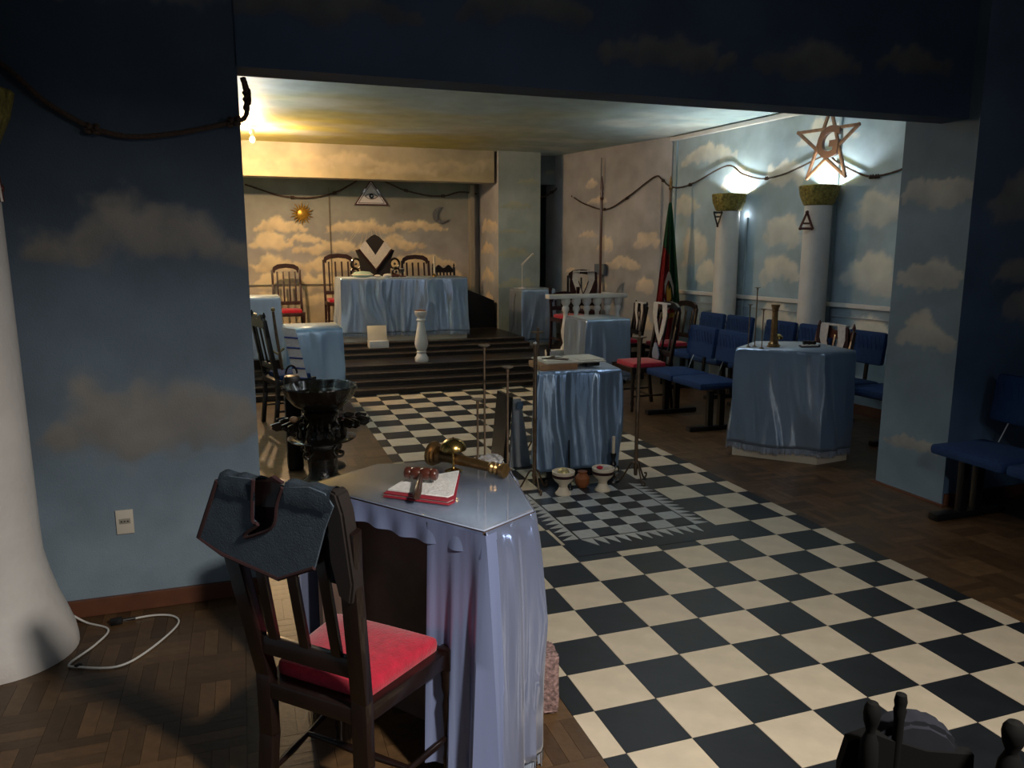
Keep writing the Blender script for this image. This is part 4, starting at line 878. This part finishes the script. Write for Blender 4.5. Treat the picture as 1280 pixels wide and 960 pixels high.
for k,m_,nm in (('g',GREEN,'green_field'),('r',FRED,'red_field'),('y',YEL,'yellow_edge')):
    bm=new(); vd={}
    def gv(a_,b_):
        if (a_,b_) not in vd: vd[(a_,b_)]=bm.verts.new(fp(a_/NS,b_/NT))
        return vd[(a_,b_)]
    for a_,b_ in regs[k]: bm.faces.new((gv(a_,b_),gv(a_+1,b_),gv(a_+1,b_+1),gv(a_,b_+1)))
    bmesh.ops.solidify(bm,geom=bm.faces[:],thickness=.004); obj(nm,bm,m_,t)
def patch(poly,m_,nm,off):
    bm=new(); vs=[bm.verts.new(fp(s,tt)+Vector((0,off,0))) for s,tt in poly]; bm.faces.new(vs); bmesh.ops.solidify(bm,geom=bm.faces[:],thickness=.003); obj(nm,bm,m_,t)
patch([(.30,.56),(.40,.50),(.48,.47),(.56,.48),(.66,.52),(.76,.58),(.74,.66),(.66,.58),(.56,.54),(.48,.53),(.40,.57),(.35,.64)],WHITEF,'crest_ribbon',-.075)
patch([(.40,.60),(.46,.56),(.52,.60),(.60,.58),(.64,.66),(.56,.69),(.44,.68)],YEL,'crest_shield',-.085)
patch([(.30,.66),(.44,.69),(.58,.70),(.72,.67),(.66,.72),(.48,.74),(.34,.71)],WHITEF,'crest_ribbon',-.080)
# ------------------------------------------------------------------ lit columns, star and rope on the right wall
for Y,lab,bl in ((5.43,'white plaster wall column with lit gold capital nearer the flag','a'),(4.05,'white plaster wall column with lit gold capital below the star','b')):
    p=wallpt(Y,.19); wcol('wall_column',lab,p.x,p.y,r=.142,bell=False,capz=2.07,rz=WA,group='white columns with gold capitals on the right wall')
    q=wallpt(Y,.19,2.17); point('capital_lamp',(q.x,q.y,2.17),34,(.88,.95,1),.03)
    q=wallpt(Y-.10,.05,1.98); 
    if bl=='a': point('capital_leak_fill',(q.x,q.y,2.03),.5,(.9,.96,1),.02)  # added bare light, no fixture, for the glow leaking below the capital
    bm=new(); p2=wallpt(Y+.02,.345)
    t=thing('column_emblem','small dark upside-down triangular emblem on the column nearer the flag' if bl=='a' else 'small reddish triangular emblem on the column below the star','emblem',(p2.x-.02,p2.y-.06,1.90 if bl=='a' else 1.84),WA-.75)
    bm=new(); poly=[(-.06,0),(.06,0),(0,.16)]; 
    for a_,b_ in zip(poly,poly[1:]+poly[:1]): tube(bm,[(a_[0],0,a_[1]),(b_[0],0,b_[1])],.013,6)
    tube(bm,[(-.03,0,.05),(.03,0,.05)],.011,6); ico(bm,(0,-.005,.16),.018,2); ico(bm,(-.055,-.005,0),.018,2); ico(bm,(.055,-.005,0),.018,2)
    if bl=='a':
        bmesh.ops.rotate(bm,verts=bm.verts[:],cent=(0,0,.08),matrix=Matrix.Rotation(PI,3,'Y')); bmesh.ops.scale(bm,vec=(.75,1,.95),verts=bm.verts[:])
    obj('emblem_body',bm,BLACK if bl=='a' else mat('red_brown_emblem',(.10,.03,.025),.5),t)
# assumed matching pair on the unseen left wall, added to throw light on the ceiling
for Y in (3.6,5.9):
    t=wcol('wall_column','assumed white plaster wall column with lit gold capital on the unseen far left wall, %s'%('nearer the viewer' if Y<5 else 'nearer the platform'),-1.72,Y,r=.142,bell=False,capz=2.07)
    point('capital_lamp',(-1.72,Y,2.17),130,(.85,.94,1),.03)
# star
c0=wallpt(4.05,.14); t=thing('wooden_star','brown wooden five-pointed star on the right wall framing a letter','star',(c0.x,c0.y,2.66),WA-PI/2)
# local x runs along the wall towards the viewer
SPT=[((4.05-y),z-2.66) for y,z in [(4.02,3.02),(3.66,2.81),(4.28,2.36),(4.44,2.83),(3.78,2.34)]]
# order of strokes of a pentagram: top - lower right - upper left - upper right - lower left - top
top_,ur,ll,ul,lr=SPT
for a_,b_ in ((top_,lr),(lr,ul),(ul,ur),(ur,ll),(ll,top_)):
    d=Vector((b_[0]-a_[0],0,b_[1]-a_[1])); m_=Vector(((a_[0]+b_[0])/2,0,(a_[1]+b_[1])/2)); bm=new(); box(bm,m_,(d.length+.03,.022,.032),ry=-math.atan2(d.z,d.x),bev=.004); obj('star_bar',bm,mat('star_wood',(.22,.11,.06),.5,0,.25,20),t)
cu=bpy.data.curves.new('letter_g','FONT'); cu.body='G'; cu.size=.40; cu.extrude=.016; cu.offset=.012; cu.bevel_depth=.002; cu.shear=.12; cu.align_x='CENTER'; cu.align_y='CENTER'
tmp=bpy.data.objects.new('tmp',cu); COL.objects.link(tmp); bpy.context.view_layer.update()
me=bpy.data.meshes.new_from_object(tmp.evaluated_get(bpy.context.evaluated_depsgraph_get())); bpy.data.objects.remove(tmp)
me.materials.clear(); me.materials.append(WOODB); g=bpy.data.objects.new('letter_g',me); COL.objects.link(g); g.parent=t; g.rotation_euler=(PI/2,0,0); g.location=(.02,0,.015)
# rope on right and oblique wall
def wp(Y,z,off=.03): q=wallpt(Y,off); return (q.x,q.y,z)
def op(s,z): return (4.62-math.sin(OA)*s-.03*math.cos(OA),6.82+math.cos(OA)*s-.03*math.sin(OA),z)
rope('brown knotted rope swagged along the right wall behind the star and past the flag',[[op(2.1,2.42),op(1.8,2.30),op(1.3,2.21),op(.8,2.38),op(.30,2.60),op(.15,2.56),op(.02,2.47),wp(6.65,2.43),wp(6.3,2.47),wp(5.69,2.62),wp(5.4,2.50),wp(5.07,2.42),wp(4.75,2.44),wp(4.48,2.50),wp(4.15,2.58),wp(4.0,2.50),wp(3.75,2.38),wp(3.58,2.325),wp(3.4,2.33),wp(3.2,2.37),wp(3.0,2.45)]],[(*op(1.35,2.212),.2,-1,0),(*op(.85,2.35),.2,-1,.3),(*op(.12,2.54),.2,-1,-.3),(*wp(5.0,2.42),0,1,0),(*wp(6.4,2.45),0,1,0),(*wp(3.56,2.322),0,1,0),(*wp(3.50,2.32),0,1,0)],.010)
rope('brown knotted rope swagged over the back wall around the eye triangle',[[(-.75,10.06,2.58),(-.59,10.06,2.53),(-.3,10.06,2.44),(-.07,10.06,2.405),(.25,10.06,2.41),(.59,10.06,2.50),(.8,10.06,2.61),(.93,10.06,2.69)],[(1.32,10.06,2.70),(1.5,10.06,2.62),(1.69,10.06,2.55),(2.05,10.06,2.48),(2.33,10.06,2.48),(2.5,10.06,2.53),(2.63,10.05,2.55),(2.87,10.03,2.52)]],[(-.07,10.06,2.405,1,0,0),(.57,10.06,2.49,1,0,.2),(1.69,10.06,2.55,1,0,-.2),(2.3,10.06,2.478,1,0,0)],.012)
rope('short brown knotted rope in the dark niche beside the column block',[[(3.66,9.38,2.44),(3.8,9.36,2.46),(3.95,9.36,2.54),(4.05,9.34,2.62),(4.10,9.2,2.60),(4.13,9.0,2.50),(4.10,8.95,2.44)]],[(3.93,9.36,2.53,1,0,.3)],.012)
# ------------------------------------------------------------------ back wall ornaments
t=thing('eye_triangle','white framed triangle with a painted eye high on the back wall','wall ornament',(1.135,10.09,2.31))
bm=new(); prism(bm,[(-.27,0),(.27,0),(0,.40)],.02,Matrix.Translation((0,-.03,0))); obj('frame',bm,WOODB,t,smooth=False)
bm=new(); prism(bm,[(-.235,.018),(.235,.018),(0,.365)],.012,Matrix.Translation((0,-.038,0))); obj('white_panel',bm,mat('white_painted_panel',(.62,.62,.66),.6),t,smooth=False)
for a_,b_ in (((-.205,.032),(.205,.032)),((.205,.032),(0,.335)),((0,.335),(-.205,.032))):
    bm=new(); tube(bm,[(a_[0],-.040,a_[1]),(b_[0],-.040,b_[1])],.004,5); obj('inner_line',bm,MAROON,t)
for s in (-1,1):
    bm=new(); tube(bm,[(-.10+.2*k/12,-.041,.135+s*.042*math.sin(PI*k/12)) for k in range(13)],.005,5); obj('eye_line',bm,BLACK,t)
bm=new(); lathe(bm,[(.038,0),(.038,.006),(.001,.007)],n=24,mtx=Matrix.Rotation(PI/2,4,'X'),c=(0,-.038,.138)); obj('iris',bm,BLACK,t)
bm=new(); lathe(bm,[(.012,0),(.012,.004),(.001,.005)],n=16,mtx=Matrix.Rotation(PI/2,4,'X'),c=(.004,-.045,.142)); obj('pupil_glint',bm,SILVER,t)
t=thing('golden_sun','gold sun ornament with wavy rays on the back wall','wall ornament',(.06,10.09,2.165))
bm=new(); lathe(bm,[(.075,0),(.068,.016),(.04,.026),(.001,.028)],n=28,mtx=Matrix.Rotation(PI/2,4,'X'),c=(0,0,0)); obj('disc',bm,GOLD,t)
for k in range(20):
    a=2*PI*k/20; r0,r1=.065,.185 if k%2 else .155; c,s=math.cos(a),math.sin(a); w_=.012
    P=[]; 
    for q in range(5):
        r=r0+(r1-r0)*q/4; off=.006*math.sin(q*1.9); P.append((c*r-s*off,-.012,s*r+c*off))
    bm=new(); tube(bm,P,[.014,.013,.010,.007,.002],6); obj('ray',bm,GOLD,t)
t=thing('crescent_moon','silver crescent moon ornament on the back wall','wall ornament',(2.26,10.09,2.17))
pts=[];R1=.135
for k in range(17):
    a=math.radians(80+ (335-80)*k/16); pts.append((R1*math.cos(a),R1*math.sin(a)))
c2_=(.055,.018); 
for k in range(15):
    a=math.radians(318-(318-95)*k/14); pts.append((c2_[0]+.105*math.cos(a),c2_[1]+.105*math.sin(a)))
bm=new(); prism(bm,pts,.02,Matrix.Translation((0,-.025,0))); obj('crescent',bm,mat('tarnished_silver',(.20,.19,.18),.4,.6,.3,30),t,smooth=False)
# ------------------------------------------------------------------ seats and things on the dais
chair('dining_chair','tall dark slat-back chair with red seat left of the presiding table',(-.235,9.45,.25),PI,wd=.40,D=.42,top=1.16,slats=4,wood=WOODM)
chair('dining_chair','tall arched slat-back chair behind the left part of the presiding table',(.52,9.2,.41),PI,wd=.44,D=.42,top=1.15,slats=4,wood=WOODM)
chair('dining_chair','tall arched slat-back chair behind the right part of the presiding table',(1.70,9.2,.41),PI,wd=.42,D=.42,top=1.13,slats=4,wood=WOODM)
chair('dining_chair','low carved chair with finials at the right end behind the presiding table',(2.16,9.25,.41),PI,wd=.34,D=.42,top=1.02,slats=5,style='finial')
t=thing('throne','black carved presiding throne with pointed back and scrolled sides','throne',(1.03,9.0,.41))
bm=new(); prism(bm,[(0,1.43),(.06,1.40),(.15,1.32),(.20,1.22),(.29,1.20),(.24,1.08),(.20,.7),(.22,.3),(-.22,.3),(-.20,.7),(-.24,1.08),(-.29,1.20),(-.20,1.22),(-.15,1.32),(-.06,1.40)],.05,Matrix.Translation((0,.18,0))); obj('back_panel',bm,MATB,t)
for s in (-1,1):
    bm=new(); 
    for cx,cz_,r in ((.29,1.0,.07),(.31,.88,.055),(.28,.78,.06)):
        tube(bm,[(s*cx+r*math.cos(a),.20,cz_+r*math.sin(a)*1.1) for a in [2*PI*k/16 for k in range(16)]],.018,6,closed=True); ico(bm,(s*cx,.2,cz_),.022,1)
    obj('side_scroll',bm,BLKGL,t)
    bm=new(); box(bm,(s*.30,.0,.62),(.06,.40,.05),bev=.01); lathe(bm,[(.03,0),(.025,.3),(.035,.6)],c=(s*.29,-.16,0),n=12); obj('armrest',bm,BLKGL,t)
    bm=new(); box(bm,(s*.22,.18,.2),(.05,.05,.4)); obj('rear_leg',bm,BLKGL,t)
bm=new(); box(bm,(0,.0,.44),(.5,.44,.08),bev=.015); obj('seat',bm,RED,t)
t=thing('collar_sash','white V-shaped collar with maroon edging on the throne','sash',(1.03,9.0,.41))
for s in (-1,1):
    bm=new(); prism(bm,[(s*.235,1.23),(s*.145,1.34),(s*.0,1.13),(0,.93),(s*.12,1.07)],.01,Matrix.Translation((0,.155,0))); obj('white_band',bm,WHITEF,t,smooth=False)
    bm=new(); tube(bm,[(s*.25,.16,1.21),(s*.12,.155,1.055),(0,.155,.90)],.018,6); obj('maroon_edge',bm,MAROON,t)
def small(name,label,cat,loc,parts):
    t=thing(name,label,cat,loc)
    for nm,fn,m_ in parts:
        bm=new(); fn(bm); obj(nm,bm,m_,t)
    return t
TT=1.253
small('fabric_hat','pale green rounded cushion lying on the left of the presiding table','cushion',(.66,8.0,TT),[('cushion_body',lambda b:lathe(b,[(.05,0),(.13,.015),(.145,.04),(.10,.075),(.0,.085)],n=28,mtx=Matrix.Diagonal((1,.7,1,1))),SEAFOAM),('piping',lambda b:lathe(b,[(.14,.030),(.150,.038),(.14,.046)],n=28,mtx=Matrix.Diagonal((1,.7,1,1))),CREAMP)])
small('tall_candle','tall cream candle on a tan holder on the right of the presiding table','candle',(1.66,8.05,TT),[('candle_stick',lambda b:lathe(b,[(.014,.03),(.013,.28),(.003,.285)],n=12),CREAMP),('holder',lambda b:lathe(b,[(.035,0),(.03,.01),(.014,.02),(.018,.04)],n=16),BRASS)])
small('white_shell','small white folded paper left of the throne on the presiding table','paper',(.86,7.98,TT),[('folded_paper',lambda b:ico(b,(0,0,.018),.05,2,(1,.6,.36)),WHITEF)])
small('white_shell','small white crumpled napkin in front of the throne on the presiding table','napkin',(.99,7.95,TT),[('folded_linen',lambda b:ico(b,(0,0,.025),.065,2,(1,.6,.4)),WHITEF)])
small('goblet','small dark goblet with a pale rim right of the throne on the presiding table','goblet',(1.20,8.02,TT),[('bowl_cup',lambda b:lathe(b,[(.03,0),(.03,.006),(.008,.015),(.008,.05),(.028,.07),(.034,.11),(.03,.11),(.001,.08)],n=18),BLKGL),('rim',lambda b:lathe(b,[(.034,.108),(.036,.112),(.032,.116)],n=18),SILVER)])
small('gavel','dark wooden gavel lying on the presiding table','gavel',(1.09,7.93,TT),[('gavel_head',lambda b:lathe(b,[(.018,0),(.022,.02),(.018,.05),(.022,.08),(.018,.10)],c=(-.05,0,.022),mtx=Matrix.Rotation(PI/2,4,'Y'),n=14),WOODB),('gavel_handle',lambda b:tube(b,[(0,0,.02),(.14,-.03,.012)],.008),WOODB)])
t=thing('white_box','white box with slanted lid on the dais steps in front of the presiding table','box',(.775,7.575,.36))
bm=new(); box(bm,(0,0,.045),(.25,.19,.09),bev=.004); obj('box_body',bm,WHITEP,t)
bm=new(); box(bm,(-.01,-.005,.175),(.25,.02,.22),rx=-.30,bev=.003); obj('slanted_lid',bm,CREAMP,t)
t=thing('pedestal_column','white turned pedestal with rough brown top on the landing','pedestal',(1.19,6.83,.25))
bm=new(); lathe(bm,[(.078,0),(.085,.02),(.085,.05),(.062,.09),(.052,.105),(.060,.12),(.062,.13),(.052,.14),(.070,.17),(.084,.23),(.074,.30),(.052,.42),(.042,.50),(.046,.505),(.060,.52),(.046,.535),(.046,.55),(.064,.57),(.076,.60),(.078,.625),(.070,.63)],n=32); obj('turned_shaft',bm,WHITEP,t)
bm=new(); lathe(bm,[(.066,.63),(.064,.64),(.03,.645),(.001,.65)],n=24,rfun=lambda a,z:1+.05*math.sin(a*7)); obj('rough_top',bm,mat('rough_brown_stone',(.13,.05,.03),.9,0,.5,50,1,60),t)
t=thing('desk_lamp','thin white reading lamp with a tilted head on the tall draped table','lamp',(2.99,8.15,1.064))
bm=new(); lathe(bm,[(.06,0),(.06,.012),(.01,.02),(.006,.03),(.006,.33)],n=20); obj('base_and_stem',bm,WHITEP,t)
bm=new(); box(bm,(.08,0,.42),(.25,.035,.022),ry=-.75,bev=.006); obj('lamp_head',bm,WHITEP,t)
bm=new(); tube(bm,smooth_path([(-.06,.02,.01),(-.11,.05,-.2),(-.13,.02,-.5),(-.20,.0,-.72),(-.22,.05,-.80)],5),.003,5); obj('cord',bm,BLACK,t)
t=thing('speaker_box','dark box standing on the dais between the presiding table and the column block','box',(2.56,9.1,.41)); bm=new(); prism(bm,[(-.14,0),(.3,0),(.3,.42),(.12,.50),(-.14,.60)],.4); obj('box_body',bm,BLACK,t,smooth=False); bm=new(); box(bm,(-.11,.2,.60),(.03,.03,.06)); obj('box_knob',bm,BLACK,t)
# bare bulb at the left
t=thing('bare_bulb','glowing warm bare bulb under the ceiling at the left edge of the opening','lamp',(-.655,7.75,2.955))
bm=new(); lathe(bm,[(.03,.11),(.03,.06),(.018,.04),(.018,.02)],n=16); obj('socket',bm,WHITEP,t)
bm=new(); ico(bm,(0,0,-.01),.032,2,(1,1,1.2)); b_=obj('bulb',bm,mat('warm_bulb_glow',(1,.7,.4),.5,emit=((1,.55,.22),60)),t); b_.visible_shadow=True
point('bulb_light',(-.665,7.75,2.90),210,(1,.64,.34),.035)
# ------------------------------------------------------------------ chairs with striped sashes at the left
chair('dining_chair','dark finialed chair seen edge-on behind the basin at the left opening',(-.50,4.95,0),-PI/2+.25,wd=.40,D=.34,top=1.10,slats=3,style='finial',seatm=BLUEF,pt=.05,wood=BLACK)
t=thing('striped_sash','white and blue striped sash hanging beside the chair at the left opening','sash',(-.53,4.78,0),.0)
for k in range(5):
    z=.93-.095*k; bm=new(); prism(bm,[(-.02+.018*k,z),(.10+.018*k,z-.02),(.118+.018*k,z-.105),(-.002+.018*k,z-.09)],.012); obj('white_stripe',bm,WHITEF,t,smooth=False)
    if 1:
        bm=new(); tube(bm,[(-.002+.018*k,-.002,z-.09),(.118+.018*k,-.002,z-.105)],.008,5); obj('blue_edge',bm,mat('blue_edge_fabric%d'%k,(.02,.05,.22),.8),t)
t=thing('ceremonial_sword','tarnished metal sword hanging from the chair back at the left opening','sword',(-.62,4.70,0))
bm=new(); tube(bm,[(.0,0,1.08),(.02,0,.85),(.055,0,.55)],[.012,.014,.012],8); obj('scabbard',bm,IRON,t)
bm=new(); tube(bm,[(-.04,0,.74),(.02,0,.70),(.08,0,.75)],.012,6); ico(bm,(.0,0,1.10),.02,2); obj('hilt',bm,mat('tarnished_brass',(.28,.22,.12),.4,.8,.3,40),t)
t=thing('black_bag','black bag with looped handle behind the basin','bag',(-.56,3.30,.0))
bm=new(); box(bm,(0,0,.36),(.12,.10,.72),bev=.03); obj('bag_body',bm,BLACK,t); bm=new(); tube(bm,[(.04*math.cos(a),0,.73+.06*math.sin(a)) for a in [PI*k/10 for k in range(11)]],.008,6); obj('handle',bm,BLACK,t)
t=thing('red_cushion','red round cushion behind the basin rim','cushion',(-.30,3.30,.0)); bm=new(); lathe(bm,[(.10,.52),(.12,.56),(.11,.62),(.06,.64),(0,.645)],n=24); obj('cushion_body',bm,RED,t); bm=new(); lathe(bm,[(.11,0),(.10,.02),(.02,.05),(.02,.48),(.10,.52)],n=20); obj('stool_stem',bm,BLACK,t)
